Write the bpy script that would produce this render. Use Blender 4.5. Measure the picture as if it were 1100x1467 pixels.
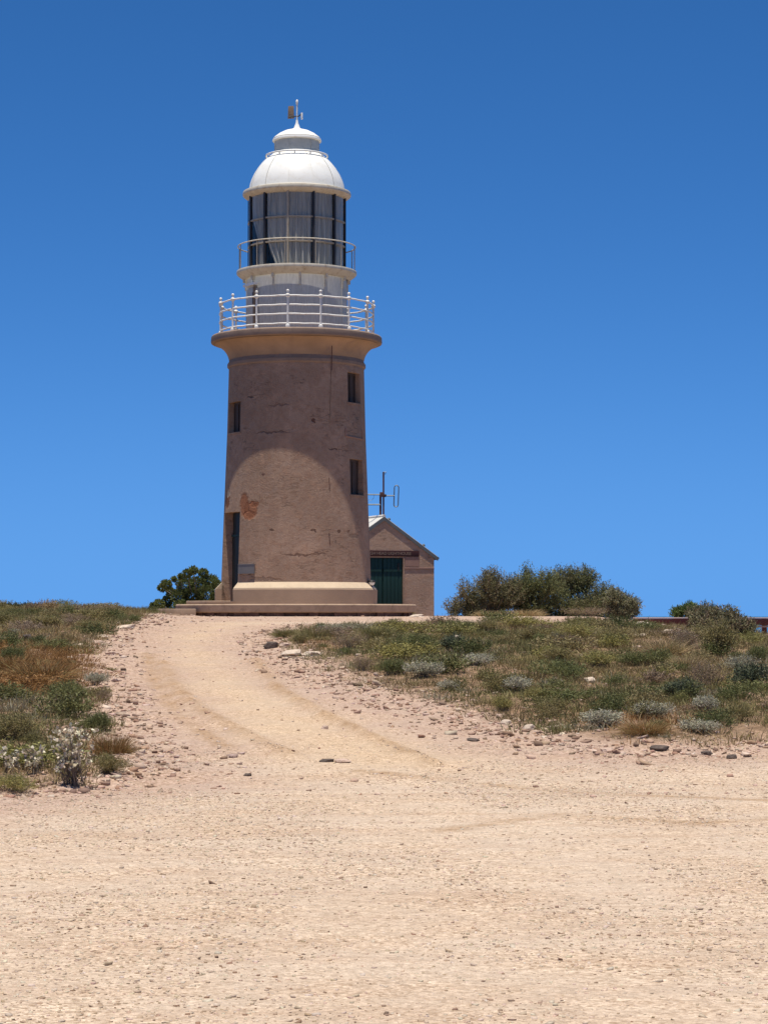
import bpy, bmesh, math, random
import numpy as np
from mathutils import Vector, Matrix

# ------------------------------------------------------------------ scene, camera, sky, sun
for _o in list(bpy.data.objects):
    bpy.data.objects.remove(_o)
SC = bpy.context.scene
COL = SC.collection
R = math.radians
EYE = 1.6                       # camera height above the gravel lot
F_PX, W_PX, HZ = 3250.0, 1100.0, 880.0   # focal length in photo pixels, photo width, horizon row
PITCH = math.atan((HZ - 733.5) / F_PX)

cam = bpy.data.cameras.new('camera')
cam.sensor_fit = 'HORIZONTAL'
cam.sensor_width = 36.0
cam.lens = F_PX / W_PX * 36.0
cam.clip_start = 0.1
cam.clip_end = 60000
camo = bpy.data.objects.new('camera', cam)
COL.objects.link(camo)
camo.location = (0, 0, EYE)
camo.rotation_euler = (math.pi / 2 + PITCH, 0, 0)
SC.camera = camo

SUN_EL, SUN_AZ = R(82.0), R(-13.8)      # azimuth from -Y (towards the camera), positive to +X
S = Vector((math.sin(SUN_AZ) * math.cos(SUN_EL), -math.cos(SUN_AZ) * math.cos(SUN_EL), math.sin(SUN_EL)))
sun = bpy.data.lights.new('sun', 'SUN')
sun.energy = 5.0
sun.angle = R(0.53)
sun.color = (1.0, 0.935, 0.83)
suno = bpy.data.objects.new('sun', sun)
COL.objects.link(suno)
suno.rotation_euler = S.to_track_quat('Z', 'Y').to_euler()
suno.location = (0, 20, 40)

world = bpy.data.worlds.new('World')
SC.world = world
world.use_nodes = True
wn, wl = world.node_tree.nodes, world.node_tree.links
wn.clear()
sky = wn.new('ShaderNodeTexSky')
sky.sky_type = 'NISHITA'
sky.sun_disc = False
sky.sun_elevation = SUN_EL
sky.sun_rotation = math.atan2(S.x, S.y)
sky.altitude = 0
sky.air_density = 0.4
sky.dust_density = 0.2
sky.ozone_density = 6.0
hsv = wn.new('ShaderNodeHueSaturation')
hsv.inputs['Saturation'].default_value = 1.22
hsv.inputs['Value'].default_value = 1.0
bg = wn.new('ShaderNodeBackground')
bg.inputs['Strength'].default_value = 0.14
wo = wn.new('ShaderNodeOutputWorld')
# clear dry air: the pale band at the horizon is thinner than the model's, so lift the lookup direction slightly
wtc = wn.new('ShaderNodeTexCoord')
wsp = wn.new('ShaderNodeSeparateXYZ'); wl.new(wtc.outputs['Generated'], wsp.inputs[0])
wsq = wn.new('ShaderNodeMath'); wsq.operation = 'MULTIPLY_ADD'; wsq.inputs[2].default_value = 0.0074
wl.new(wsp.outputs[2], wsq.inputs[0]); wl.new(wsp.outputs[2], wsq.inputs[1])
wrt = wn.new('ShaderNodeMath'); wrt.operation = 'SQRT'; wl.new(wsq.outputs[0], wrt.inputs[0])
wcb = wn.new('ShaderNodeCombineXYZ')
wl.new(wsp.outputs[0], wcb.inputs[0]); wl.new(wsp.outputs[1], wcb.inputs[1]); wl.new(wrt.outputs[0], wcb.inputs[2])
wl.new(wcb.outputs[0], sky.inputs['Vector'])
wl.new(sky.outputs[0], hsv.inputs['Color'])
wl.new(hsv.outputs[0], bg.inputs['Color'])
wl.new(bg.outputs[0], wo.inputs['Surface'])

SC.view_settings.view_transform = 'Standard'
SC.view_settings.look = 'None'
SC.view_settings.exposure = 0.15
SC.view_settings.gamma = 1.0
SC.view_settings.use_curve_mapping = False
SC.cycles.max_bounces = 8
SC.cycles.transparent_max_bounces = 24

# ------------------------------------------------------------------ helpers
rng = np.random.default_rng(7)

def tag(o, label=None, cat=None, group=None, kind=None):
    if label: o['label'] = label
    if cat: o['category'] = cat
    if group: o['group'] = group
    if kind: o['kind'] = kind
    return o

def empty(name, loc, rz=0.0, label=None, cat=None, group=None):
    o = bpy.data.objects.new(name, None)
    COL.objects.link(o)
    o.location = loc
    o.rotation_euler = (0, 0, rz)
    o.empty_display_size = 0.3
    return tag(o, label, cat, group)

def link(name, me, parent=None, loc=(0, 0, 0), rz=0.0):
    o = bpy.data.objects.new(name, me)
    COL.objects.link(o)
    o.location = loc
    o.rotation_euler = (0, 0, rz)
    if parent is not None:
        o.parent = parent
    return o

def np_mesh(name, V, F, mat=None, col=None, smooth=False):
    """V (n,3), F (m,k) with constant k, col (n,3) per-vertex colour."""
    V = np.ascontiguousarray(V, dtype=np.float32)
    F = np.ascontiguousarray(F, dtype=np.int32)
    me = bpy.data.meshes.new(name)
    me.vertices.add(len(V))
    me.vertices.foreach_set('co', V.ravel())
    m, k = F.shape
    me.loops.add(m * k)
    me.loops.foreach_set('vertex_index', F.ravel())
    me.polygons.add(m)
    me.polygons.foreach_set('loop_start', np.arange(m, dtype=np.int32) * k)
    me.polygons.foreach_set('loop_total', np.full(m, k, dtype=np.int32))
    if smooth:
        me.polygons.foreach_set('use_smooth', np.ones(m, dtype=bool))
    me.update(calc_edges=True)
    if col is not None:
        a = me.attributes.new('Col', 'FLOAT_COLOR', 'POINT')
        c = np.ones((len(V), 4), dtype=np.float32)
        c[:, :3] = col
        a.data.foreach_set('color', c.ravel())
    if mat:
        me.materials.append(mat)
    return me

class MB:
    """collects simple solids into one mesh"""
    def __init__(s):
        s.v, s.f = [], []
    def add(s, vs, fs):
        n = len(s.v)
        s.v += [tuple(p) for p in vs]
        s.f += [tuple(i + n for i in f) for f in fs]
        return s
    def box(s, c, d, rz=0.0, taper=1.0):
        cx, cy, cz = c
        hx, hy, hz = d[0] / 2, d[1] / 2, d[2] / 2
        co, si = math.cos(rz), math.sin(rz)
        vs = []
        for z, t in ((-hz, 1), (hz, taper)):
            for x, y in ((-hx, -hy), (hx, -hy), (hx, hy), (-hx, hy)):
                x, y = x * t, y * t
                vs.append((cx + x * co - y * si, cy + x * si + y * co, cz + z))
        return s.add(vs, [(3, 2, 1, 0), (4, 5, 6, 7), (0, 1, 5, 4), (1, 2, 6, 5), (2, 3, 7, 6), (3, 0, 4, 7)])
    def tube(s, pts, r, n=8, closed=False, cap=True):
        pts = [Vector(p) for p in pts]
        rad = r if isinstance(r, (list, tuple)) else [r] * len(pts)
        m = len(pts)
        vs, fs = [], []
        for i, p in enumerate(pts):
            a = pts[(i - 1) % m] if (closed or i > 0) else p
            b = pts[(i + 1) % m] if (closed or i < m - 1) else p
            t = (b - a).normalized()
            up = Vector((0, 0, 1)) if abs(t.z) < 0.95 else Vector((1, 0, 0))
            u = t.cross(up).normalized()
            w = u.cross(t).normalized()
            for k in range(n):
                an = 2 * math.pi * k / n
                vs.append(p + (u * math.cos(an) + w * math.sin(an)) * rad[i])
        for i in range(m if closed else m - 1):
            j = (i + 1) % m
            for k in range(n):
                k2 = (k + 1) % n
                fs.append((i * n + k, i * n + k2, j * n + k2, j * n + k))
        if cap and not closed:
            fs.append(tuple(range(n - 1, -1, -1)))
            fs.append(tuple((m - 1) * n + k for k in range(n)))
        return s.add(vs, fs)
    def lathe(s, prof, n=96, a0=0.0, a1=2 * math.pi, c=(0, 0)):
        """prof: (r,z) list bottom to top; azimuth 0 faces -Y, positive to +X"""
        full = abs(a1 - a0 - 2 * math.pi) < 1e-6
        cols = n if full else n + 1
        vs, fs = [], []
        for i in range(cols):
            a = a0 + (a1 - a0) * i / n
            for r, z in prof:
                vs.append((c[0] + r * math.sin(a), c[1] - r * math.cos(a), z))
        P = len(prof)
        for i in range(n):
            j = (i + 1) % cols
            for k in range(P - 1):
                fs.append((i * P + k, j * P + k, j * P + k + 1, i * P + k + 1))
        return s.add(vs, fs)
    def ball(s, c, r, n=10, m=6, sz=1.0):
        prof = [(max(1e-4, r * math.sin(math.pi * k / m)), c[2] - r * sz * math.cos(math.pi * k / m)) for k in range(m + 1)]
        return s.lathe(prof, n, c=(c[0], c[1]))
    def mesh(s, name, mat, sharp=35, bevel=0.0):
        bm = bmesh.new()
        vv = [bm.verts.new(p) for p in s.v]
        for f in s.f:
            if len(set(f)) > 2:
                try:
                    bm.faces.new([vv[i] for i in f])
                except ValueError:
                    pass
        bmesh.ops.remove_doubles(bm, verts=bm.verts[:], dist=1e-4)
        bmesh.ops.recalc_face_normals(bm, faces=bm.faces[:])
        if bevel:
            es = [e for e in bm.edges if len(e.link_faces) == 2 and e.calc_face_angle(0) > 0.7]
            bmesh.ops.bevel(bm, geom=es, offset=bevel, segments=2, affect='EDGES', profile=0.6)
        lim = R(sharp)
        for f in bm.faces:
            f.smooth = True
        for e in bm.edges:
            e.smooth = len(e.link_faces) == 2 and e.calc_face_angle(0) < lim
        me = bpy.data.meshes.new(name)
        bm.to_mesh(me)
        bm.free()
        if mat:
            me.materials.append(mat)
        return me
    def build(s, name, mat, parent=None, sharp=35, bevel=0.0, loc=(0, 0, 0), rz=0.0):
        return link(name, s.mesh(name, mat, sharp, bevel), parent, loc, rz)

def pol(r, deg, z):
    a = R(deg)
    return (r * math.sin(a), -r * math.cos(a), z)

# value noise -------------------------------------------------------
def _hash(ix, iy, seed):
    h = (ix.astype(np.int64) * 374761393 + iy.astype(np.int64) * 668265263 + seed * 1274126177) & 0xFFFFFFFF
    h = ((h ^ (h >> 13)) * 1274126177) & 0xFFFFFFFF
    return ((h ^ (h >> 16)) & 0xFFFF) / 65535.0

def vnoise(x, y, seed=0):
    x = np.asarray(x, float); y = np.asarray(y, float)
    ix, iy = np.floor(x), np.floor(y)
    fx, fy = x - ix, y - iy
    fx, fy = fx * fx * (3 - 2 * fx), fy * fy * (3 - 2 * fy)
    a = _hash(ix, iy, seed); b = _hash(ix + 1, iy, seed)
    c = _hash(ix, iy + 1, seed); d = _hash(ix + 1, iy + 1, seed)
    return (a + (b - a) * fx) * (1 - fy) + (c + (d - c) * fx) * fy

def fbm(x, y, seed=0, oct=3):
    t, amp, n = 0.0, 1.0, 0.0
    for k in range(oct):
        t = t + amp * (vnoise(np.asarray(x) * 2 ** k, np.asarray(y) * 2 ** k, seed + k) - 0.5)
        n += amp; amp *= 0.5
    return t / n

def sstep(a, b, x):
    t = np.clip((np.asarray(x, float) - a) / (b - a), 0, 1)
    return t * t * (3 - 2 * t)

# ------------------------------------------------------------------ materials
def newmat(name):
    m = bpy.data.materials.new(name)
    m.use_nodes = True
    nt = m.node_tree
    return m, nt.nodes, nt.links, nt.nodes['Principled BSDF']

def node(N, t, **kw):
    n = N.new(t)
    for k, v in kw.items():
        setattr(n, k, v)
    return n

def noise_tex(N, L, vec, scale, detail=4, rough=0.55, dist=0.0):
    n = N.new('ShaderNodeTexNoise')
    n.inputs['Scale'].default_value = scale
    n.inputs['Detail'].default_value = detail
    n.inputs['Roughness'].default_value = rough
    n.inputs['Distortion'].default_value = dist
    L.new(vec, n.inputs['Vector'])
    return n.outputs['Fac']

def ramp(N, L, fac, stops):
    r = N.new('ShaderNodeValToRGB')
    el = r.color_ramp.elements
    while len(el) < len(stops):
        el.new(0.5)
    for e, (p, c) in zip(el, stops):
        e.position = p
        e.color = (*c, 1) if len(c) == 3 else c
    L.new(fac, r.inputs['Fac'])
    return r.outputs['Color']

def mixc(N, L, fac, a, b, mode='MIX'):
    m = N.new('ShaderNodeMix')
    m.data_type = 'RGBA'
    m.blend_type = mode
    for sock, v in ((m.inputs['Factor'], fac), (m.inputs[6], a), (m.inputs[7], b)):
        if hasattr(v, 'node'):
            L.new(v, sock)
        elif isinstance(v, (int, float)):
            sock.default_value = v
        else:
            sock.default_value = (*v, 1)
    return m.outputs[2]

def mathn(N, L, op, a, b=None, clamp=False):
    m = N.new('ShaderNodeMath')
    m.operation = op
    m.use_clamp = clamp
    for i, v in enumerate((a, b)):
        if v is None: continue
        if hasattr(v, 'node'): L.new(v, m.inputs[i])
        else: m.inputs[i].default_value = v
    return m.outputs[0]

def maprange(N, L, v, a, b, c=0.0, d=1.0, smooth=False):
    m = N.new('ShaderNodeMapRange')
    if smooth: m.interpolation_type = 'SMOOTHSTEP'
    L.new(v, m.inputs[0])
    for i, t in enumerate((a, b, c, d)):
        m.inputs[i + 1].default_value = t
    return m.outputs[0]

def scaled(N, L, vec, s):
    m = N.new('ShaderNodeMapping')
    m.inputs['Scale'].default_value = s
    L.new(vec, m.inputs['Vector'])
    return m.outputs[0]

def bump(N, L, B, h, strength, dist):
    b = N.new('ShaderNodeBump')
    b.inputs['Strength'].default_value = strength
    b.inputs['Distance'].default_value = dist
    L.new(h, b.inputs['Height'])
    L.new(b.outputs[0], B.inputs['Normal'])

def weathered(name, base, var=0.18, rough=0.6, scale=3.0, stain=None, stain_amt=0.5, stretch=(1, 1, 1), metallic=0.0, bmp=0.15, bdist=0.004, bscale=30):
    """plain paint, render or metal with blotches, fine grain and optional stain colour"""
    m, N, L, B = newmat(name)
    tc = N.new('ShaderNodeTexCoord')
    v = scaled(N, L, tc.outputs['Object'], stretch)
    n1 = noise_tex(N, L, v, scale, 5, 0.6)
    n2 = noise_tex(N, L, tc.outputs['Object'], bscale, 3, 0.6)
    lo = tuple(c * (1 - var) for c in base)
    hi = tuple(min(1, c * (1 + var)) for c in base)
    c = ramp(N, L, n1, [(0.3, lo), (0.7, hi)])
    if stain:
        n3 = noise_tex(N, L, v, scale * 1.7, 6, 0.7, 0.6)
        k = maprange(N, L, n3, 0.52, 0.68, 0, stain_amt)
        c = mixc(N, L, k, c, stain)
    c = mixc(N, L, maprange(N, L, n2, 0.35, 0.65, 0, 0.25), c, lo)
    L.new(c, B.inputs['Base Color'])
    B.inputs['Roughness'].default_value = rough
    B.inputs['Metallic'].default_value = metallic
    B.inputs['Specular IOR Level'].default_value = 0.3
    bump(N, L, B, n2, bmp, bdist)
    return m

def leafmat(name, rough=0.6, trans=0.25):
    m, N, L, B = newmat(name)
    a = node(N, 'ShaderNodeAttribute', attribute_name='Col')
    L.new(a.outputs['Color'], B.inputs['Base Color'])
    B.inputs['Roughness'].default_value = rough
    B.inputs['Specular IOR Level'].default_value = 0.25
    t = N.new('ShaderNodeBsdfTranslucent')
    L.new(a.outputs['Color'], t.inputs['Color'])
    mx = N.new('ShaderNodeMixShader')
    mx.inputs[0].default_value = trans
    L.new(B.outputs[0], mx.inputs[1])
    L.new(t.outputs[0], mx.inputs[2])
    L.new(mx.outputs[0], N['Material Output'].inputs['Surface'])
    return m

M = {}
M['leaf'] = leafmat('leaves')
M['blade'] = leafmat('dry_blades', 0.7, 0.2)
M['white'] = weathered('white_paint', (0.86, 0.85, 0.79), 0.04, 0.45, 2.0, (0.66, 0.58, 0.45), 0.4, bmp=0.05)
M['cream'] = weathered('cream_paint', (0.66, 0.60, 0.47), 0.12, 0.55, 5.0, (0.40, 0.27, 0.15), 0.7)
M['rail_white'] = weathered('rail_white', (0.84, 0.82, 0.75), 0.05, 0.45, 6.0, (0.40, 0.26, 0.16), 0.5)
M['galv'] = weathered('galvanised_grey', (0.56, 0.56, 0.50), 0.12, 0.5, 4.0, (0.36, 0.38, 0.37), 0.6)
M['murette'] = weathered('grey_flaking_paint', (0.56, 0.54, 0.48), 0.14, 0.6, 4.0, (0.78, 0.75, 0.67), 0.7, stretch=(6, 6, 0.8))
M['bar_light'] = weathered('glazing_bar_bronze', (0.42, 0.36, 0.27), 0.15, 0.5, 8.0, (0.16, 0.10, 0.06), 0.6)
M['bar_dark'] = weathered('glazing_bar_dark', (0.035, 0.035, 0.04), 0.2, 0.5, 8.0)
M['vane'] = weathered('rusty_vane', (0.26, 0.18, 0.12), 0.2, 0.7, 9.0)
M['rust'] = weathered('rusty_steel', (0.10, 0.05, 0.045), 0.3, 0.7, 10.0, (0.20, 0.08, 0.05), 0.6)
M['steel'] = weathered('dull_steel', (0.16, 0.19, 0.22), 0.2, 0.5, 9.0, metallic=0.3)
M['step'] = weathered('old_concrete', (0.42, 0.30, 0.205), 0.16, 0.9, 3.0, (0.22, 0.15, 0.10), 0.6, bmp=0.4, bdist=0.01, bscale=40)
M['rubble_red'] = weathered('red_footing', (0.13, 0.075, 0.055), 0.3, 0.95, 6.0, (0.28, 0.18, 0.13), 0.7, bmp=0.8, bdist=0.03, bscale=20)
M['cove'] = weathered('cove_render', (0.43, 0.285, 0.175), 0.16, 0.9, 1.6, (0.30, 0.20, 0.15), 0.6, bmp=0.3, bdist=0.008)
M['slab'] = weathered('gallery_concrete', (0.30, 0.215, 0.16), 0.14, 0.9, 2.5, (0.20, 0.14, 0.11), 0.6, bmp=0.35, bdist=0.008)
M['green_door'] = weathered('green_door_paint', (0.010, 0.042, 0.034), 0.25, 0.55, 3.0, (0.022, 0.055, 0.045), 0.5, stretch=(8, 8, 1))
M['dark_door'] = weathered('dark_door_paint', (0.012, 0.022, 0.022), 0.25, 0.5, 3.0)
M['sash'] = weathered('brown_shutter', (0.085, 0.062, 0.052), 0.25, 0.7, 4.0, (0.05, 0.035, 0.03), 0.6, stretch=(5, 5, 1))
M['sign_board'] = weathered('oxblood_board', (0.055, 0.018, 0.016), 0.2, 0.6, 5.0)
M['letter'] = weathered('letter_paint', (0.27, 0.20, 0.15), 0.1, 0.6, 8.0)
M['plaque'] = weathered('grey_plaque', (0.20, 0.185, 0.175), 0.08, 0.45, 5.0, metallic=0.2)
M['patch'] = weathered('pink_patch', (0.33, 0.20, 0.15), 0.12, 0.9, 4.0)
M['roof_iron'] = weathered('roof_iron', (0.66, 0.64, 0.58), 0.1, 0.45, 2.0, (0.5, 0.44, 0.36), 0.5)
M['barge'] = weathered('grey_barge', (0.13, 0.14, 0.14), 0.15, 0.55, 4.0)
M['rail_red'] = weathered('oxide_rail', (0.21, 0.062, 0.040), 0.18, 0.6, 4.0, (0.09, 0.035, 0.03), 0.5)
M['rail_pale_strip'] = weathered('glare_and_pale_rail', (0.60, 0.47, 0.42), 0.12, 0.6, 4.0)
M['rock'] = weathered('pink_limestone', (0.50, 0.37, 0.29), 0.2, 0.95, 7.0, (0.33, 0.20, 0.14), 0.6, bmp=0.7, bdist=0.02, bscale=25)
M['rock_pale'] = weathered('pale_limestone', (0.60, 0.49, 0.38), 0.15, 0.95, 7.0, (0.42, 0.30, 0.22), 0.5, bmp=0.6, bdist=0.02, bscale=25)
M['rock_dark'] = weathered('dark_stone', (0.11, 0.085, 0.07), 0.3, 0.95, 7.0, (0.25, 0.18, 0.14), 0.5, bmp=0.7, bdist=0.02, bscale=25)
M['black'] = weathered('black_plastic', (0.02, 0.02, 0.02), 0.2, 0.5, 9.0)
M['bark'] = weathered('grey_bark', (0.17, 0.135, 0.105), 0.25, 0.9, 12.0)

# curtain cloth
m, N, L, B = newmat('curtain_cloth')
tc = N.new('ShaderNodeTexCoord')
n1 = noise_tex(N, L, scaled(N, L, tc.outputs['Object'], (9, 9, 0.6)), 2.0, 4)
L.new(ramp(N, L, n1, [(0.3, (0.30, 0.295, 0.26)), (0.7, (0.58, 0.56, 0.49))]), B.inputs['Base Color'])
B.inputs['Roughness'].default_value = 0.9
M['curtain'] = m
# lantern glass
m, N, L, B = newmat('lantern_glass')
N.remove(B)
tr = N.new('ShaderNodeBsdfTransparent'); tr.inputs[0].default_value = (0.93, 0.93, 0.92, 1)
gl = N.new('ShaderNodeBsdfGlossy'); gl.inputs['Roughness'].default_value = 0.03
gl.inputs['Color'].default_value = (0.9, 0.9, 0.9, 1)
fr = N.new('ShaderNodeFresnel'); fr.inputs['IOR'].default_value = 1.45
mx = N.new('ShaderNodeMixShader')
geo = N.new('ShaderNodeNewGeometry')
front = mathn(N, L, 'SUBTRACT', 1.0, geo.outputs['Backfacing'])
L.new(mathn(N, L, 'MULTIPLY', fr.outputs[0], front), mx.inputs[0]); L.new(tr.outputs[0], mx.inputs[1]); L.new(gl.outputs[0], mx.inputs[2])
L.new(mx.outputs[0], N['Material Output'].inputs['Surface'])
M['glass'] = m

def render_wall(name, base, patches=(), cracks=True):
    """old cement render: blotchy, rough, hairline cracks, spots where the render fell off"""
    m, N, L, B = newmat(name)
    tc = N.new('ShaderNodeTexCoord')
    P = tc.outputs['Object']
    n1 = noise_tex(N, L, P, 0.9, 6, 0.62)
    n2 = noise_tex(N, L, P, 7.0, 5, 0.65)
    n3 = noise_tex(N, L, P, 42.0, 3, 0.7)
    n4 = noise_tex(N, L, scaled(N, L, P, (3, 3, 0.35)), 1.6, 5, 0.6)
    lo = tuple(c * 0.72 for c in base); hi = tuple(c * 1.18 for c in base)
    c = ramp(N, L, n1, [(0.32, lo), (0.68, hi)])
    c = mixc(N, L, maprange(N, L, n2, 0.44, 0.66, 0, 0.75), c, (base[0] * 0.78, base[1] * 0.70, base[2] * 0.66))
    c = mixc(N, L, maprange(N, L, n4, 0.55, 0.75, 0, 0.45), c, (base[0] * 1.2, base[1] * 1.2, base[2] * 1.22))
    c = mixc(N, L, maprange(N, L, n3, 0.50, 0.70, 0, 0.6), c, (base[0] * 0.55, base[1] * 0.5, base[2] * 0.48))
    n5 = noise_tex(N, L, scaled(N, L, P, (1, 1, 1.8)), 2.6, 4, 0.55, 0.8)      # areas patched with greyer and with pinker mortar
    c = mixc(N, L, maprange(N, L, n5, 0.57, 0.60, 0, 0.45), c, (base[0] * 0.88, base[1] * 0.92, base[2] * 0.98))
    c = mixc(N, L, maprange(N, L, n5, 0.40, 0.37, 0, 0.40), c, (base[0] * 1.12, base[1] * 1.02, base[2] * 0.95))
    h = mathn(N, L, 'ADD', mathn(N, L, 'MULTIPLY', n2, 0.6), mathn(N, L, 'MULTIPLY', n3, 0.4))
    if cracks:   # thin, mostly level cracks between lifts of the render
        nz = N.new('ShaderNodeTexNoise'); nz.inputs['Scale'].default_value = 2.2; nz.inputs['Detail'].default_value = 6
        L.new(scaled(N, L, P, (1.0, 1.0, 4.0)), nz.inputs['Vector'])
        d = mathn(N, L, 'ABSOLUTE', mathn(N, L, 'SUBTRACT', nz.outputs['Fac'], 0.5))
        line = maprange(N, L, d, 0.0, 0.012, 1, 0)
        brk = maprange(N, L, noise_tex(N, L, P, 1.3, 2), 0.52, 0.62, 0, 1)
        k = mathn(N, L, 'MULTIPLY', line, brk)
        c = mixc(N, L, mathn(N, L, 'MULTIPLY', k, 0.6), c, (0.16, 0.10, 0.075))
        h = mathn(N, L, 'SUBTRACT', h, mathn(N, L, 'MULTIPLY', k, 0.5))
    if patches:
        nd = N.new('ShaderNodeTexNoise'); nd.inputs['Scale'].default_value = 9.0; nd.inputs['Detail'].default_value = 4
        L.new(P, nd.inputs['Vector'])
        off = node(N, 'ShaderNodeVectorMath', operation='SUBTRACT'); L.new(nd.outputs['Color'], off.inputs[0]); off.inputs[1].default_value = (0.5, 0.5, 0.5)
        sc_ = node(N, 'ShaderNodeVectorMath', operation='SCALE'); L.new(off.outputs[0], sc_.inputs[0]); sc_.inputs['Scale'].default_value = 0.16
        q = node(N, 'ShaderNodeVectorMath', operation='ADD'); L.new(P, q.inputs[0]); L.new(sc_.outputs[0], q.inputs[1])
        for (ctr, rad, colr, noisy) in patches:
            src = q.outputs[0] if noisy else P
            dd = node(N, 'ShaderNodeVectorMath', operation='SUBTRACT'); L.new(src, dd.inputs[0]); dd.inputs[1].default_value = ctr
            ss = node(N, 'ShaderNodeVectorMath', operation='DIVIDE'); L.new(dd.outputs[0], ss.inputs[0]); ss.inputs[1].default_value = rad
            ln = node(N, 'ShaderNodeVectorMath', operation='LENGTH'); L.new(ss.outputs[0], ln.inputs[0])
            k = maprange(N, L, ln.outputs['Value'], 0.85, 1.12, 0.9, 0)
            cc = ramp(N, L, n3, [(0.35, tuple(t * 0.75 for t in colr)), (0.65, tuple(t * 1.15 for t in colr))])
            c = mixc(N, L, k, c, cc)
            h = mathn(N, L, 'SUBTRACT', h, mathn(N, L, 'MULTIPLY', k, 0.6))
    L.new(c, B.inputs['Base Color'])
    B.inputs['Roughness'].default_value = 0.92
    B.inputs['Specular IOR Level'].default_value = 0.2
    bump(N, L, B, h, 0.8, 0.035)
    return m

# ------------------------------------------------------------------ terrain
CP, SP = math.cos(PITCH), math.sin(PITCH)

def ray(px, py):
    a, b = (px - 550.0), (733.5 - py)
    d = Vector((a, F_PX * CP - b * SP, F_PX * SP + b * CP))
    return d / d.y                     # per metre of ground distance

def at(px, py, D):
    r = ray(px, py)
    return Vector((r.x * D, D, EYE + r.z * D))

def H0(x, y):
    x = np.asarray(x, float); y = np.asarray(y, float)
    t = np.clip((y - 21.5) / 32.0, 0, 1)
    z = 1.54 * (0.6 * t + 0.4 * t * t * (3 - 2 * t))
    z = z - 0.035 * sstep(19.5, 21.5, y) * sstep(23.5, 21.5, y)
    z = z - np.clip(x - 5.0, 0, 40) * 0.135 * sstep(38, 51, y)
    z = z - np.clip(x - 5.5, 0, 40) * 0.28 * sstep(54, 74, y)
    z = z + 0.05 * sstep(-4.0, -6.2, x) * sstep(30, 44, y)
    dx = np.maximum(np.abs(x) - 22, 0); dy = np.maximum(y - 82, 0) + np.maximum(-25 - y, 0)
    return z - 60 * sstep(0, 260, np.hypot(dx, dy))

def hit(px, py, Hf=None):
    Hf = Hf or H0
    r = ray(px, py)
    D = np.arange(5.0, 80.0, 0.05)
    below = np.nonzero(EYE + r.z * D <= Hf(r.x * D, D))[0]
    d = D[below[0]] if len(below) else 60.0
    return np.array([r.x * d, d])

LEFT = [hit(*p) for p in ((-260, 1190), (0, 1140), (60, 1136), (110, 1128), (172, 1112), (190, 1080), (172, 1045), (150, 1005),
                          (156, 965), (150, 935), (168, 912), (203, 894), (214, 888))] + [np.array(p) for p in ((-5.6, 62), (-40, 72), (-40, 12))]
RIGHT = [hit(*p) for p in ((386, 914), (395, 934), (440, 953), (500, 985), (590, 1012), (690, 1040), (800, 1066), (900, 1080),
                           (1000, 1078), (1100, 1070), (1400, 1078))] + [np.array(p) for p in ((40, 27), (40, 90), (8.5, 66))] + \
        [hit(*p) for p in ((915, 897), (760, 899), (640, 900), (520, 899), (420, 899))]
TRACK = [hit(*p) for p in ((320, 889), (275, 905), (258, 930), (268, 958), (300, 985), (360, 1018), (440, 1052), (560, 1090))]
RIDGES = [[hit(*p) for p in ((232, 950), (250, 985), (290, 1020), (350, 1052), (420, 1085))],
          [hit(*p) for p in ((365, 945), (395, 985), (460, 1022), (540, 1060), (620, 1095))]]

def seg_dist(x, y, poly, closed):
    best = np.full(np.shape(x), 1e9)
    n = len(poly)
    for i in range(n if closed else n - 1):
        a, b = poly[i], poly[(i + 1) % n]
        ab = b - a
        t = np.clip(((x - a[0]) * ab[0] + (y - a[1]) * ab[1]) / (ab @ ab), 0, 1)
        best = np.minimum(best, np.hypot(x - a[0] - t * ab[0], y - a[1] - t * ab[1]))
    return best

def sdist(x, y, poly):
    """positive inside"""
    x = np.asarray(x, float); y = np.asarray(y, float)
    ins = np.zeros(x.shape, bool)
    n = len(poly)
    for i in range(n):
        (x1, y1), (x2, y2) = poly[i], poly[(i + 1) % n]
        c = (y1 > y) != (y2 > y)
        ins ^= c & (x < (x2 - x1) * (y - y1) / (y2 - y1 + 1e-12) + x1)
    d = seg_dist(x, y, poly, True)
    return np.where(ins, d, -d)

def bank_sd(x, y):
    w = 0.55 * fbm(np.asarray(x) * 1.3, np.asarray(y) * 0.8, 31)
    return np.maximum(sdist(x, y, LEFT), sdist(x, y, RIGHT)) + w

def H(x, y, sd=None):
    x = np.asarray(x, float); y = np.asarray(y, float)
    if sd is None: sd = bank_sd(x, y)
    b = sstep(-0.4, 1.4, sd)
    z = H0(x, y) + 0.10 * b
    z = z + b * (0.16 * fbm(x * 0.55, y * 0.4, 3) + 0.05 * fbm(x * 2.2, y * 2.0, 9))
    rough = sstep(-1.6, -0.1, sd) * sstep(1.5, 0.2, sd)
    z = z + (0.012 + 0.09 * rough) * fbm(x * 3.1, y * 3.1, 17) + 0.012 * fbm(x * 0.35, y * 0.35, 23)
    near = (y > 20) & (y < 56) & (np.abs(x) < 12)
    if np.any(near):
        for rd in RIDGES:
            d = seg_dist(x, y, rd, False)
            z = z + 0.045 * np.exp(-(d / 0.13) ** 2) * (0.4 + vnoise(x * 4, y * 4, 5)) - 0.018 * np.exp(-((d - 0.25) / 0.16) ** 2)
    return z

def Hs(x, y):
    return float(H(np.array([x]), np.array([y]))[0])

def lines(a, b, step, far, n):
    core = np.arange(a, b + 1e-6, step)
    g = np.geomspace(step, far, n)
    return core, g

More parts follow.
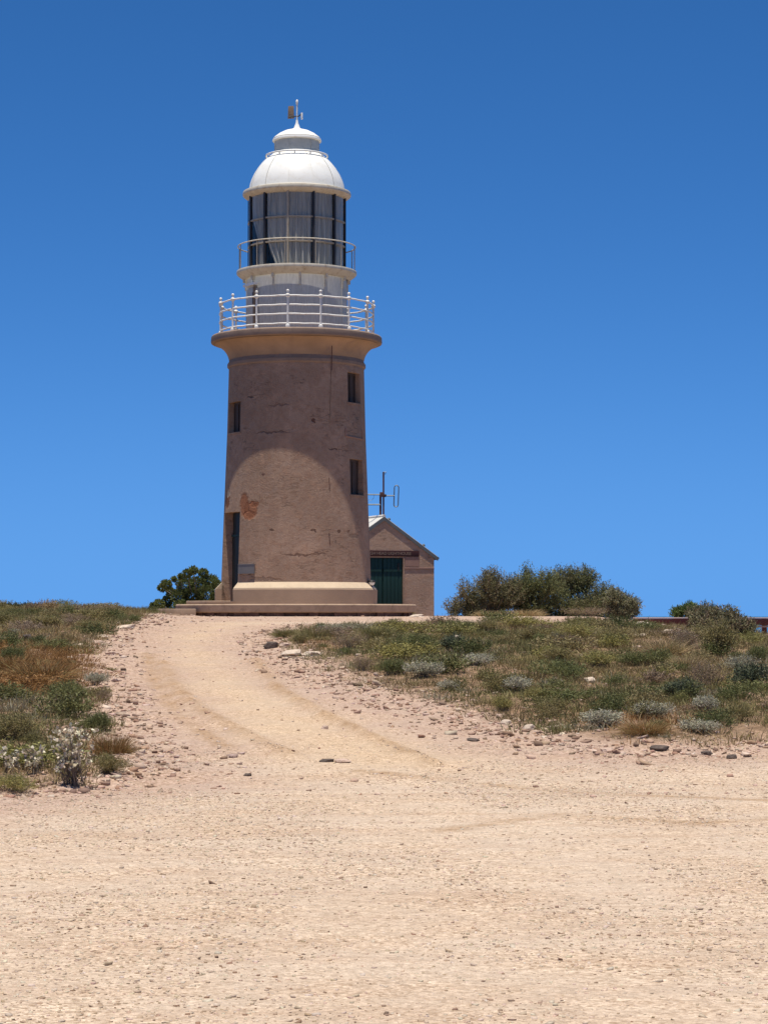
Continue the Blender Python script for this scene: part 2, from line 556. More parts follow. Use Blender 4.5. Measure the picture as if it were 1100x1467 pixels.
xc, gx = lines(-13, 13, 0.11, 3000, 26)
yc, gy = lines(3, 70, 0.11, 3000, 26)
xs = np.concatenate([(-13 - gx)[::-1], xc, 13 + gx])
ys = np.concatenate([(3 - np.geomspace(0.2, 400, 16))[::-1], yc, 70 + gy])
X, Y = np.meshgrid(xs, ys)
Xf, Yf = X.ravel(), Y.ravel()
SD = bank_sd(Xf, Yf)
Z = H(Xf, Yf, SD)
nx, ny = len(xs), len(ys)
ii, jj = np.meshgrid(np.arange(nx - 1), np.arange(ny - 1))
q = (jj * nx + ii).ravel()
Fg = np.stack([q, q + 1, q + 1 + nx, q + nx], 1)
zone = np.zeros((len(Xf), 3))
out = sstep(11, 17, np.abs(Xf)) + sstep(-8, -14, Yf) + sstep(66, 72, Yf)
zone[:, 0] = np.clip(np.maximum(sstep(0.0, 0.9, SD), out), 0, 1)
pn = fbm(Xf * 0.8, Yf * 0.8, 41)
zone[:, 1] = np.clip(sstep(-2.3 - 1.5 * pn, -0.4, SD) + 0.85 * sstep(48.5, 51.5, Yf), 0, 1)
dtrk = seg_dist(Xf, Yf, TRACK, False)
zone[:, 2] = np.clip(np.exp(-(dtrk / 1.05) ** 2) * (Yf < 51), 0, 1)
for rd in RIDGES:
    zone[:, 2] = np.maximum(zone[:, 2], np.exp(-(seg_dist(Xf, Yf, rd, False) / 0.2) ** 2))

m, N, L, B = newmat('gravel_and_soil')
at_ = node(N, 'ShaderNodeAttribute', attribute_name='Col')
sep = N.new('ShaderNodeSeparateColor'); L.new(at_.outputs['Color'], sep.inputs[0])
tc = N.new('ShaderNodeTexCoord'); P = tc.outputs['Object']
big = noise_tex(N, L, P, 0.45, 4, 0.6)
lanes = noise_tex(N, L, scaled(N, L, P, (0.35, 1.9, 1)), 1.0, 4, 0.6, 0.5)
mid = noise_tex(N, L, P, 5.0, 5, 0.6)
fine = noise_tex(N, L, P, 38.0, 4, 0.7)
grit = noise_tex(N, L, P, 130.0, 2, 0.6)
c = ramp(N, L, big, [(0.3, (0.563, 0.446, 0.339)), (0.7, (0.616, 0.504, 0.396))])
c = mixc(N, L, maprange(N, L, lanes, 0.48, 0.70, 0, 0.7), c, (0.493, 0.365, 0.267))
c = mixc(N, L, maprange(N, L, mid, 0.5, 0.75, 0, 0.4), c, (0.501, 0.375, 0.277))
c = mixc(N, L, mathn(N, L, 'MULTIPLY', sep.outputs[2], 0.85), c, mixc(N, L, mid, (0.546, 0.406, 0.277), (0.598, 0.464, 0.329)))
pink = mixc(N, L, maprange(N, L, fine, 0.35, 0.65), (0.395, 0.272, 0.215), (0.495, 0.372, 0.30))
c = mixc(N, L, mathn(N, L, 'MULTIPLY', sep.outputs[1], maprange(N, L, mid, 0.25, 0.6, 0.45, 1)), c, pink)
soil = mixc(N, L, maprange(N, L, mid, 0.35, 0.65), (0.149, 0.097, 0.059), (0.317, 0.214, 0.141))
c = mixc(N, L, sep.outputs[0], c, soil)
ra = node(N, 'ShaderNodeAttribute', attribute_name='Ridge')
c = mixc(N, L, mathn(N, L, 'MULTIPLY', ra.outputs['Fac'], maprange(N, L, mid, 0.3, 0.6, 0.45, 1.0)), c, (0.36, 0.235, 0.135))
# specks: lighter and darker crushed stone, with tiny relief shadows painted in brown
sp1 = noise_tex(N, L, P, 26.0, 3, 0.6, 0.3)
sp2 = noise_tex(N, L, scaled(N, L, P, (1, 1, 1)), 55.0, 2, 0.5)
vo = N.new('ShaderNodeTexVoronoi'); vo.inputs['Scale'].default_value = 44.0; L.new(P, vo.inputs['Vector'])
vsep = N.new('ShaderNodeSeparateColor'); L.new(vo.outputs['Color'], vsep.inputs[0])
coarse = maprange(N, L, noise_tex(N, L, P, 1.1, 3, 0.6), 0.40, 0.62, 0.25, 1.0)
lum = mixc(N, L, vsep.outputs[0], (0.78, 0.71, 0.63), (1.40, 1.39, 1.36))
vo2 = N.new('ShaderNodeTexVoronoi'); vo2.inputs['Scale'].default_value = 19.0; L.new(P, vo2.inputs['Vector'])
vsep2 = N.new('ShaderNodeSeparateColor'); L.new(vo2.outputs['Color'], vsep2.inputs[0])
c = mixc(N, L, 0.55, c, mixc(N, L, 1.0, c, mixc(N, L, vsep2.outputs[0], (0.88, 0.85, 0.81), (1.28, 1.27, 1.24)), 'MULTIPLY'))
c = mixc(N, L, mathn(N, L, 'MULTIPLY', coarse, 0.85), c, mixc(N, L, 1.0, c, lum, 'MULTIPLY'))
c = mixc(N, L, mathn(N, L, 'MULTIPLY', maprange(N, L, sp1, 0.53, 0.64, 0, 0.8), coarse), c, (0.33, 0.215, 0.13))
c = mixc(N, L, maprange(N, L, sp2, 0.60, 0.70, 0, 0.60), c, (0.30, 0.20, 0.125))
c = mixc(N, L, maprange(N, L, grit, 0.60, 0.75, 0, 0.4), c, (0.30, 0.20, 0.13))
L.new(c, B.inputs['Base Color'])
B.inputs['Roughness'].default_value = 0.95
B.inputs['Specular IOR Level'].default_value = 0.15
hh = mathn(N, L, 'ADD', mathn(N, L, 'MULTIPLY', fine, 0.5), mathn(N, L, 'MULTIPLY', vo.outputs['Distance'], -0.5))
bump(N, L, B, hh, 0.9, 0.04)
M['ground'] = m
ground = link('ground', np_mesh('ground', np.stack([Xf, Yf, Z], 1), Fg, M['ground'], zone, True))
ridge = np.zeros(len(Xf))
for rd in RIDGES + [[hit(*q_) for q_ in ((210, 935), (225, 980), (262, 1030), (330, 1075))], [hit(*q_) for q_ in ((520, 1105), (700, 1125), (900, 1140), (1150, 1150))], [hit(*q_) for q_ in ((640, 1190), (800, 1168), (1000, 1180), (1150, 1172))]]:
    ridge = np.maximum(ridge, np.exp(-(seg_dist(Xf, Yf, rd, False) / 0.12) ** 2) * (0.25 + 0.9 * vnoise(Xf * 2.5, Yf * 2.0, 55)))
ga = ground.data.attributes.new('Ridge', 'FLOAT', 'POINT')
ga.data.foreach_set('value', np.clip(ridge, 0, 1).astype(np.float32))
tag(ground, kind='structure')

m, N, L, B = newmat('sea_water')
tc = N.new('ShaderNodeTexCoord')
n1 = noise_tex(N, L, tc.outputs['Object'], 0.02, 6, 0.7)
L.new(ramp(N, L, n1, [(0.4, (0.02, 0.10, 0.17)), (0.6, (0.04, 0.16, 0.23))]), B.inputs['Base Color'])
B.inputs['Roughness'].default_value = 0.25
bump(N, L, B, n1, 0.5, 3.0)
M['sea'] = m
rr = np.concatenate([[0.0], np.geomspace(50, 40000, 30)])
th = np.linspace(0, 2 * np.pi, 65)[:-1]
V = np.array([(r * math.cos(t), r * math.sin(t), -38.0) for r in rr[1:] for t in th])
Fs = [(i * 64 + k, (i + 1) * 64 + k, (i + 1) * 64 + (k + 1) % 64, i * 64 + (k + 1) % 64) for i in range(len(rr) - 2) for k in range(64)]
tag(link('sea', np_mesh('sea', V, np.array(Fs), M['sea'], None, True)), kind='structure')

# ------------------------------------------------------------------ lighthouse
D_T = 58.0
PX = D_T / F_PX                         # metres per photo pixel at the tower
TX = (424.3 - 550) * PX
ZG = 1.56
def ZU(u):                              # height above ground of a point u pixels above the horizon row
    return EYE + D_T * math.tan(math.atan((u - (HZ - 733.5)) / F_PX) + PITCH) - ZG
def RU(u):
    return u * PX

LH = empty('lighthouse', (TX, D_T, ZG), R(2.2),
           'round tan rendered lighthouse tower with white lantern dome and railed gallery', 'lighthouse')

brick = (0.30, 0.125, 0.065)
def tp(x, y, r):                        # photo pixel on the tower skin -> local point
    a = math.asin(max(-1, min(1, (x - 424.3) / r)))
    return (RU(r) * math.sin(a), -RU(r) * math.cos(a), ZU((HZ - y) * (D_T - RU(r) * math.cos(a)) / D_T))
pt = []
def pch(x, y, w, h, r, col=brick, noisy=True):
    pt.append((tp(x, y, r), (max(w * PX, 0.05), max(w * PX, 0.05) * 1.5, h * PX), col, noisy))
pch(352, 724, 7.5, 17, 102.5); pch(361, 731, 11, 12, 102.7); pch(366, 722, 7, 5, 102.5); pch(358, 738, 9, 7, 103)
pch(327, 718, 7, 11, 102.5, (0.22, 0.095, 0.055)); pch(328, 708, 5, 5, 102.3, (0.5, 0.4, 0.3))
pch(447.5, 602.5, 2.6, 3.2, 99.0, (0.13, 0.06, 0.045)); pch(391, 760, 2.2, 2.2, 103.6, (0.14, 0.08, 0.06))
pch(448, 760, 3.6, 2.2, 103.6, (0.15, 0.085, 0.06)); pch(484, 761, 2.6, 2.4, 103.6, (0.15, 0.085, 0.06)); pch(497, 762, 3.0, 2.6, 103.6, (0.19, 0.11, 0.075))
pch(378, 681, 2.4, 1.8, 101, (0.16, 0.09, 0.07)); pch(390, 619, 25, 1.3, 99.4, (0.19, 0.12, 0.09)); pch(428, 795, 26, 1.4, 104.6, (0.20, 0.12, 0.085)); pch(455, 793, 10, 1.3, 104.6, (0.2, 0.12, 0.085))
pch(399, 580, 14, 1.1, 98.2, (0.22, 0.14, 0.105)); pch(360, 568, 5, 1.2, 98, (0.12, 0.075, 0.06)); pch(475, 643, 6, 1.1, 99.8, (0.15, 0.09, 0.07)); pch(380, 830, 22, 3, 106, (0.27, 0.18, 0.13)); pch(505, 768, 9, 3, 104, (0.25, 0.17, 0.125))
M['wall'] = render_wall('tower_render', (0.40, 0.27, 0.19), pt)
M['wall_plain'] = render_wall('plinth_render', (0.39, 0.265, 0.182))
M['plinth'] = weathered('plinth_render_smooth', (0.42, 0.295, 0.20), 0.12, 0.9, 1.5, (0.36, 0.25, 0.17), 0.5, bmp=0.4, bdist=0.01)

# shaft: (angle, height) grid with door and window openings
def shaft_r(u):
    return RU(np.interp(u, [-2, 45, 110, 180, 260, 353], [108, 107, 104.8, 102.2, 99.2, 97.0]))
Z_DOOR0, Z_DOOR1 = 18.0, 144.0
openings = [  # a0, a1 (deg), u0, u1, depth (m), kind
    (-80, -49.5, Z_DOOR0, Z_DOOR1, 0.26, 'door'),
    (47.5, 67.5, 297.5, 341.0, 0.16, 'window'),
    (48.0, 68.5, 167.5, 218.5, 0.16, 'window'),
    (-77.0, -53.0, 256.0, 300.0, 0.16, 'window')]
angs = sorted(set([round(a, 3) for a in np.arange(-180, 180, 3.0)] + [o[0] for o in openings] + [o[1] for o in openings]))
us = sorted(set(list(np.linspace(14, 353, 42).round(2)) + [o[2] for o in openings] + [o[3] for o in openings]))
mb = MB()
vid = {}
for i, a in enumerate(angs):
    for j, u in enumerate(us):
        vid[i, j] = len(mb.v)
        mb.v.append(pol(shaft_r(u), a, ZU(u)))
for i in range(len(angs)):
    i2 = (i + 1) % len(angs)
    am = angs[i] + 0.01
    for j in range(len(us) - 1):
        um = us[j] + 0.01
        if any(o[0] <= am < o[1] and o[2] <= um < o[3] for o in openings):
            continue
        mb.f.append((vid[i, j], vid[i2, j], vid[i2, j + 1], vid[i, j + 1]))
for (a0, a1, u0, u1, dep, kind) in openings:      # reveals
    ring = [(a, u0) for a in angs if a0 <= a <= a1] + [(a1, u) for u in us if u0 < u < u1] + \
           [(a, u1) for a in reversed(angs) if a0 <= a <= a1] + [(a0, u) for u in reversed(us) if u0 < u < u1]
    n = len(ring)
    vs = [pol(shaft_r(u), a, ZU(u)) for a, u in ring] + [pol(shaft_r(u) - dep - 0.06, a, ZU(u)) for a, u in ring]
    mb.add(vs, [(k, (k + 1) % n, n + (k + 1) % n, n + k) for k in range(n)])
mb.build('shaft', M['wall'], LH, 40)

def curved_panel(name, mat, parent, a0, a1, u0, u1, r, t, n=6, bevel=0.0):
    """thin curved slab set in an opening; r its outer radius in metres"""
    b = MB()
    vs = []
    for k in range(n + 1):
        a = a0 + (a1 - a0) * k / n
        for rr_, u in ((r, u0), (r, u1), (r - t, u1), (r - t, u0)):
            vs.append(pol(rr_, a, ZU(u)))
    fs = [(k * 4 + e, (k + 1) * 4 + e, (k + 1) * 4 + (e + 1) % 4, k * 4 + (e + 1) % 4) for k in range(n) for e in range(4)]
    fs += [(0, 1, 2, 3), (n * 4 + 3, n * 4 + 2, n * 4 + 1, n * 4)]
    b.add(vs, fs)
    return b.build(name, mat, parent, 30)

for (a0, a1, u0, u1, dep, kind) in openings:
    r0 = float(shaft_r((u0 + u1) / 2)) - dep
    if kind == 'window':
        w = curved_panel('window', M['sash'], LH, a0 - 0.3, a1 + 0.3, u0 - 0.3, u1 + 0.3, r0, 0.05)
        mid_a = (a0 + a1) / 2
        for (b0, b1, v0, v1) in ((a0, a0 + 1.6, u0, u1), (a1 - 1.6, a1, u0, u1), (a0 + 1.6, a1 - 1.6, u1 - 3, u1), (a0 + 1.6, a1 - 1.6, u0, u0 + 3), (mid_a - 0.6, mid_a + 0.6, u0 + 3, u1 - 3)):
            curved_panel('frame', M['sash'], w, b0, b1, v0, v1, r0 + 0.03, 0.05, 3)
        curved_panel('sill', M['wall_plain'], w, a0 - 1, a1 + 1, u0 - 1.6, u0 + 0.6, float(shaft_r(u0)) + 0.02, 0.2, 4)
    else:
        dr = curved_panel('door', M['dark_door'], LH, a0 - 0.3, a1 + 0.3, u0 - 1, u1 + 0.3, r0, 0.05)
        tr_u = u0 + (u1 - u0) * 0.74
        curved_panel('transom_bar', M['green_door'], dr, a0 + 0.2, a1 - 0.2, tr_u - 1.5, tr_u + 1.5, r0 + 0.05, 0.06)
        for k in range(6):
            b0 = a0 + 0.6 + k * (a1 - a0 - 1.2) / 6
            curved_panel('board', M['dark_door'], dr, b0 + 0.15, b0 + (a1 - a0 - 1.2) / 6 - 0.15, u0 + 1, tr_u - 2, r0 + 0.022, 0.03, 2)
        MB().ball(pol(r0 + 0.05, a1 - 4, ZU(u0 + 55)), 0.03).build('handle', M['steel'], dr)
        curved_panel('door_sill', M['step'], LH, a0, a1, 14.5, u0 + 0.6, float(shaft_r(18)) + 0.02, 0.45, 6)

# plinth ring with the gap for the door
prof = [(RU(100), ZU(14)), (RU(116), ZU(14)), (RU(116.4), ZU(34.5)), (RU(115.6), ZU(35.2)), (RU(104), ZU(35.2))]
b = MB()
b.lathe(prof, 120, R(-49.5), R(280))
P_ = len(prof)
b.f.append(tuple(range(P_))); b.f.append(tuple(120 * P_ + k for k in range(P_ - 1, -1, -1)))
b.build('plinth', M['plinth'], LH, 25, bevel=0.0)

# plinth chamfer up to the wall, sunlight on its slope painted as paler render
chamf = [(RU(104), ZU(35.4)), (RU(115.4), ZU(35.4)), (RU(115.2), ZU(36.6)), (RU(108.2), ZU(43.6)), (RU(107.0), ZU(44.8)), (RU(104), ZU(45.2))]
M['chamfer_sunlit'] = weathered('sunlit_chamfer_render', (0.60, 0.47, 0.32), 0.10, 0.9, 2.0, (0.44, 0.33, 0.22), 0.5, bmp=0.4, bdist=0.01)
b = MB(); b.lathe(chamf, 120, R(-49.5), R(280)); b.f.append(tuple(range(6))); b.f.append(tuple(120 * 6 + k for k in range(5, -1, -1)))
b.build('plinth_chamfer', M['chamfer_sunlit'], LH, 25)
# platform and steps
MB().lathe([(0.02, ZU(2.0)), (RU(168), ZU(2.0)), (RU(171), ZU(3.2)), (RU(172), ZU(12.4)), (RU(170.5), ZU(14.0)), (0.02, ZU(14.2))], 96).build('platform', M['step'], LH, 30)
b = MB()
rr_ = random.Random(4)
for k in range(90):
    a = k * 4.0
    r = RU(164 + rr_.uniform(-3, 3.5))
    b.box(pol(r - 0.12, a, ZU(-2.5)), (0.23, 0.3, 0.16 + rr_.uniform(0, 0.03)), R(a) + rr_.uniform(-0.1, 0.1), 0.96)
b.build('footing', M['rubble_red'], LH, 20)
for (r0, r1, u0, u1, aw) in ((172.5, 195, -6, 7.5, 17.0), (195.5, 215, -10, 0.4, 16.0)):
    b = MB()
    c = (RU(r0) + RU(r1)) / 2
    b.box(pol(c, -66, (ZU(u0) + ZU(u1)) / 2), (1.75, RU(r1 - r0), ZU(u1) - ZU(u0)), R(-66))
    b.build('step', M['step'], LH, 30, bevel=0.02)
b = MB(); b.box(pol(RU(136), -65, ZU(16.6)), (1.35, RU(36), ZU(18.6) - ZU(14.25)), R(-65)); b.build('doorstep', M['step'], LH, 30, bevel=0.015)

# string course, cove, gallery slab
MB().lathe([(RU(95), ZU(351)), (RU(97.6), ZU(351)), (RU(99.3), ZU(353)), (RU(99.3), ZU(357)), (RU(97.2), ZU(360)), (RU(96.4), ZU(363)), (RU(90), ZU(363.2))], 128).build('string_course', M['slab'], LH, 30)
cov = [(RU(94), ZU(362.5)), (RU(96.5), ZU(362.5))]
for k in range(13):
    t = k / 12
    a = t * math.pi / 2
    cov.append((RU(97 + 20.5 * (1 - math.cos(a)) * 0.75 + 20.5 * 0.25 * t), ZU(363 + 22.5 * math.sin(a) * 0.7 + 22.5 * 0.3 * t)))
cov.append((RU(100), ZU(386.2)))
MB().lathe(cov, 128).build('cove', M['cove'], LH, 40)
MB().lathe([(RU(90), ZU(386)), (RU(119.5), ZU(386.0)), (RU(122.4), ZU(387.2)), (RU(123), ZU(389)), (RU(122.6), ZU(395.2)), (RU(121.3), ZU(397)), (0.05, ZU(398.2))], 128).build('gallery_slab', M['slab'], LH, 30)

# gallery railing
RR = RU(110.5)
zs = ZU(397.4)
b = MB()
b.lathe([(0.001, zs), (0.055, zs), (0.06, zs + 0.035), (0.05, zs + 0.075), (0.027, zs + 0.09), (0.025, ZU(440)), (0.026, ZU(441))], 10)
b.ball((0, 0, ZU(442)), 0.058, 10, 6)
b.tube([(0, 0, ZU(444.5)), (0, 0, ZU(447))], 0.022, 8)
b.ball((0, 0, ZU(448.3)), 0.040, 10, 6)
post = b.mesh('railing_post', M['rail_white'], 40)
for k in range(15):
    a = -6.4 + 24 * k
    x, y, _ = pol(RR, a, 0)
    link('railing_post', post, LH, (x, y, 0), R(a))
for u in (442, 429.3, 416.6, 403.2):
    pts = [pol(RR, -6.4 + 24 * k / 4, ZU(u) - (0.008 if k % 4 == 2 else 0)) for k in range(60)]
    MB().tube(pts, 0.021, 8, True).build('railing_rail', M['rail_white'], LH, 60)

# murette (lantern base), with its small door
RM = RU(72)
b = MB()
b.lathe([(RM, ZU(397)), (RM, ZU(490))], 96)
b.lathe([(RM + 0.02, ZU(397.6)), (RM + 0.04, ZU(398)), (RM + 0.04, ZU(402)), (RM, ZU(403))], 96)
mur = b.build('lantern_base', M['murette'], LH, 35)
for k in range(12):
    a = -26.5 + 30 * k
    bb = MB(); bb.box(pol(RM + 0.006, a, ZU(443)), (0.05, 0.018, ZU(478) - ZU(404)), R(a)); bb.build('cover_strip', M['murette'], mur, 30)
dd = MB(); dd.box(pol(RM + 0.012, -60, ZU(430)), (0.52, 0.05, ZU(464) - ZU(402)), R(-60)); gd = dd.build('gallery_door', M['murette'], LH, 30, bevel=0.01)
dd = MB(); dd.box(pol(RM + 0.05, -52, ZU(431)), (0.07, 0.09, ZU(466) - ZU(402)), R(-52)); dd.build('door_jamb', M['vane'], gd, 30)
dd = MB(); dd.box(pol(RM + 0.045, -62, ZU(467)), (0.60, 0.12, 0.06), R(-62)); dd.build('door_head', M['white'], gd, 30)
dd = MB(); dd.box(pol(RM + 0.042, -56, ZU(447)), (0.05, 0.03, 0.30), R(-56)); dd.build('latch', M['black'], gd, 30)

# lantern balcony: a ring standing a hand off the wall on brackets
SOFF = [(RU(74.0), ZU(478.0)), (RU(79.0), ZU(480.5)), (RU(84.5), ZU(484.5)), (RU(86.2), ZU(486.3)), (RU(86.6), ZU(488.8)), (RU(86.0), ZU(490.6)), (RU(77.2), ZU(490.8)), (RU(74.4), ZU(479.5)), (RU(74.0), ZU(478.0))]
MB().lathe(SOFF, 128).build('balcony', M['cream'], LH, 28)
for k in range(12):
    a = -26.5 + 30 * k
    b = MB()
    b.box(pol(RU(73.5), a, ZU(482)), (0.05, 0.14, 0.30), R(a))
    b.box(pol(RU(72.8), a, ZU(472)), (0.05, 0.06, 0.34), R(a), 0.9)
    b.build('bracket', M['cream'], LH, 30)
zb = ZU(490.6)
pm = MB().tube([(0, 0, zb), (0, 0, ZU(526))], 0.013, 8).mesh('balcony_post', M['bar_light'], 60)
for k in range(12):
    a = -11.5 + 30 * k
    x, y, _ = pol(RU(84.5), a, 0)
    link('balcony_post', pm, LH, (x, y, 0), R(a))
MB().tube([pol(RU(84.5), k * 5, ZU(526)) for k in range(72)], 0.016, 8, True).build('balcony_rail', M['cream'], LH, 60)

# lantern glazing: 12 bays, 3 rows
RG = RU(69)
rows = (490.6, 524.5, 559.0, 594.0)
A0 = -10.2
MB().lathe([(RG - 0.05, ZU(486)), (RG + 0.05, ZU(486)), (RG + 0.05, ZU(492.4)), (RG - 0.05, ZU(492.4)), (RG - 0.05, ZU(486))], 96).build('lantern_sill', M['bar_light'], LH, 30)
pane_mesh = {}
for j in range(3):
    b = MB()
    b.lathe([(RG - 0.004, ZU(rows[j]) + 0.02), (RG + 0.004, ZU(rows[j]) + 0.02), (RG + 0.004, ZU(rows[j + 1]) - 0.02), (RG - 0.004, ZU(rows[j + 1]) - 0.02), (RG - 0.004, ZU(rows[j]) + 0.02)], 6, R(A0 + 0.9), R(A0 + 29.1))
    pane_mesh[j] = b.mesh('pane', M['glass'], 30)
bars = []
for k in range(12):
    a = A0 + 30 * k
    b = MB()
    for aa, mat_w in ((a, 0.05),):
        b.box(pol(RG + 0.012, aa, (ZU(491.5) + ZU(596)) / 2), (mat_w, 0.07, ZU(596) - ZU(491.5)), R(aa))
    mu = b.build('mullion', M['bar_light'] if k in (0,) else M['bar_dark'], LH, 30)
    for j in range(3):
        link('pane', pane_mesh[j], mu, rz=R(30 * k))
for u in rows[1:3]:
    for k in range(12):
        b = MB(); b.lathe([(RG - 0.02, ZU(u) - 0.02), (RG + 0.03, ZU(u) - 0.02), (RG + 0.03, ZU(u) + 0.02), (RG - 0.02, ZU(u) + 0.02), (RG - 0.02, ZU(u) - 0.02)], 6, R(A0 + 30 * k + 1.05), R(A0 + 30 * k + 28.95))
        b.build('transom', M['bar_light'], LH, 30)
# curtains, one per bay
for k in range(12):
    a0 = A0 + 30 * k + 1.5
    rc = random.Random(100 + k)
    nC, nZ = 44, 10
    vs, fs = [], []
    ph = rc.uniform(0, 6)
    for i in range(nC + 1):
        t = i / nC
        for j in range(nZ + 1):
            s = j / nZ                        # 0 bottom .. 1 top
            tt = t
            if k == 10: tt = 0.62 + 0.38 * t if s < 0.34 else t * (1 - 0.62 * max(0, 1 - (s - 0.34) / 0.4)) + 0.62 * max(0, 1 - (s - 0.34) / 0.4)
            if k == 11: tt = t * (1 - 0.45 * max(0, 1 - s / 0.33)) + 0.45 * max(0, 1 - s / 0.33)
            fold = 0.050 * math.sin(t * 22 + ph + 0.5 * math.sin(s * 3 + ph)) * (1.1 - 0.5 * s) + 0.014 * math.sin(t * 61 + ph * 2)
            vs.append(pol(RU(67.6) + fold * 0.5, a0 + 27 * tt, ZU(491 + 103 * s)))
    for i in range(nC):
        for j in range(nZ):
            o = i * (nZ + 1) + j
            fs.append((o, o + nZ + 1, o + nZ + 2, o + 1))
    MB().add(vs, fs).build('curtain', M['curtain'], LH, 180)
MB().lathe([(0.02, ZU(488)), (RU(68), ZU(488)), (RU(68), ZU(489.5)), (0.02, ZU(489.5))], 64).build('lantern_floor', M['bar_dark'], LH, 30)
b = MB(); b.lathe([(0.30, ZU(489.5)), (0.30, ZU(520)), (0.55, ZU(524)), (0.62, ZU(545)), (0.5, ZU(570)), (0.3, ZU(580)), (0.02, ZU(581))], 32); b.build('lens', M['glass'], LH, 40)
# lantern eave and dome
MB().lathe([(RU(66), ZU(593.5)), (RU(70), ZU(593.8)), (RU(75.5), ZU(597)), (RU(77.8), ZU(599)), (RU(78.2), ZU(601.5)), (RU(77.3), ZU(604)), (RU(73), ZU(605.3)), (RU(68.5), ZU(606)), (RU(66), ZU(606))], 128).build('eave', M['cream'], LH, 30)
dome_prof = [(69.2, 605.2), (69.0, 609), (67.8, 615), (65.4, 622), (61.6, 630), (56.6, 638), (50.6, 645.5), (44.0, 652), (38.0, 656.5), (33.0, 659.5)]
b = MB()
pr = [(RU(r), ZU(u)) for r, u in dome_prof]
b.lathe(pr, 8, R(A0 + 0.35), R(A0 + 29.65))
b.lathe([(r + 0.012, z + 0.006) for r, z in pr], 1, R(A0 - 0.55), R(A0 + 0.55))
b.lathe([(r + 0.012, z + 0.006) for r, z in pr][::-1], 1, R(A0 - 0.55), R(A0 - 0.35))
gore = b.mesh('dome_panel', M['white'], 30)
for k in range(12):
    link('dome_panel', gore, LH, rz=R(30 * k))
MB().lathe([(r - 0.015, z - 0.008) for r, z in pr], 48).build('dome_lining', M['white'], LH, 60)
MB().tube([pol(RU(44.5), k * 7.5, ZU(656.5)) for k in range(48)], 0.022, 8, True).build('dome_handrail', M['white'], LH, 60)
for k in range(12):
    a = A0 + 6 + 30 * k
    MB().tube([pol(RU(43.5), a, ZU(651)), pol(RU(44.5), a, ZU(656.5))], 0.02, 6).build('rail_stanchion', M['white'], LH, 60)
# ventilator drum, cap, spire
MB().lathe([(RU(35), ZU(656.6)), (RU(34.8), ZU(660)), (RU(32.5), ZU(661))], 64).build('drum_skirt', M['white'], LH, 30)
b = MB()
b.lathe([(RU(32), ZU(659)), (RU(32), ZU(680))], 8, R(-20 + 0.5), R(40 - 0.5))
b.box(pol(RU(32), -20, ZU(669.5)), (0.03, 0.03, ZU(680) - ZU(660)), R(-20))
drum = b.mesh('drum_panel', M['galv'], 30)
for k in range(6):
    link('drum_panel', drum, LH, rz=R(60 * k))
MB().lathe([(RU(31), ZU(677)), (RU(34.5), ZU(677)), (RU(35.6), ZU(678)), (RU(35.2), ZU(680)), (RU(33.5), ZU(681))], 64).build('drum_gutter', M['white'], LH, 30)
cap = [(RU(31.5), ZU(680)), (RU(34), ZU(681.8)), (RU(32), ZU(684)), (RU(26), ZU(688.5)), (RU(18), ZU(692.5)), (RU(9), ZU(695)), (RU(5), ZU(696.5)), (RU(3.6), ZU(700)), (RU(2), ZU(704)), (RU(1.4), ZU(709))]
MB().lathe(cap, 64).build('ventilator_cap', M['white'], LH, 45)
b = MB(); b.tube([(0, 0, ZU(705)), (0, 0, ZU(730))], 0.02, 8); b.ball((0, 0, ZU(734)), 0.035, 8, 6, 2.2); b.build('spire_rod', M['rail_white'], LH, 50)
vz = ZU(715)
b = MB(); b.box((-0.155, 0.03, vz + 0.09), (0.17, 0.012, 0.33), R(-12), 0.85); b.build('vane_tail', M['vane'], LH, 30, bevel=0.004)
b = MB(); b.tube([(-0.22, 0.03, vz - 0.02), (0.04, -0.01, vz - 0.02), (0.12, -0.04, vz + 0.04)], 0.016, 6); b.build('vane_arm', M['bar_dark'], LH, 40)
b = MB(); b.box((0.125, -0.04, vz - 0.02), (0.05, 0.05, 0.17), 0.1, 0.9); b.build('vane_pointer', M['white'], LH, 30, bevel=0.01)

# lightning conductor on the shaft, plaque, bracket scar
def strip(x0, y0, x1, y1, r, w, name, mat):
    p0, p1 = tp(x0, y0, r), tp(x1, y1, r)
    pts = []
    for k in range(9):
        t = k / 8
        q = tp(x0 + (x1 - x0) * t, y0 + (y1 - y0) * t, r)
        u = 0
        a = math.atan2(q[0], -q[1])
        zz = q[2]
        rr2 = float(np.interp(zz, [ZU(14), ZU(45), ZU(110), ZU(180), ZU(260), ZU(353)], [RU(v) for v in (107.5, 107, 104.8, 102.2, 99.2, 97.0)])) + w * 0.4
        pts.append((rr2 * math.sin(a), -rr2 * math.cos(a), zz))
    return MB().tube(pts, w, 6).build(name, mat, LH, 60)
strip(473.4, 530, 470.3, 606, 98.5, 0.009, 'lightning_conductor', M['vane'])
strip(469.8, 684, 470.3, 701, 101.5, 0.010, 'lightning_conductor', M['rust'])
strip(469.5, 764, 470.3, 780, 103.4, 0.010, 'lightning_conductor', M['rust'])
MB().tube([tp(473.6, 495, 112), tp(473.6, 505, 104), tp(473.5, 516, 99.6), tp(473.4, 530, 98.2)], 0.012, 6).build('lightning_conductor', M['rust'], LH, 60)
strip(493, 613, 493, 624, 99.0, 0.022, 'iron_bracket', M['patch'])
strip(493, 624, 517, 629, 99.4, 0.022, 'iron_bracket', M['patch'])
strip(517, 616, 517, 629, 99.4, 0.022, 'iron_bracket', M['patch'])
pq = curved_panel('plaque', M['plaque'], LH, -48.3, -32.5, 56.5, 70.0, float(shaft_r(63)) + 0.045, 0.06)
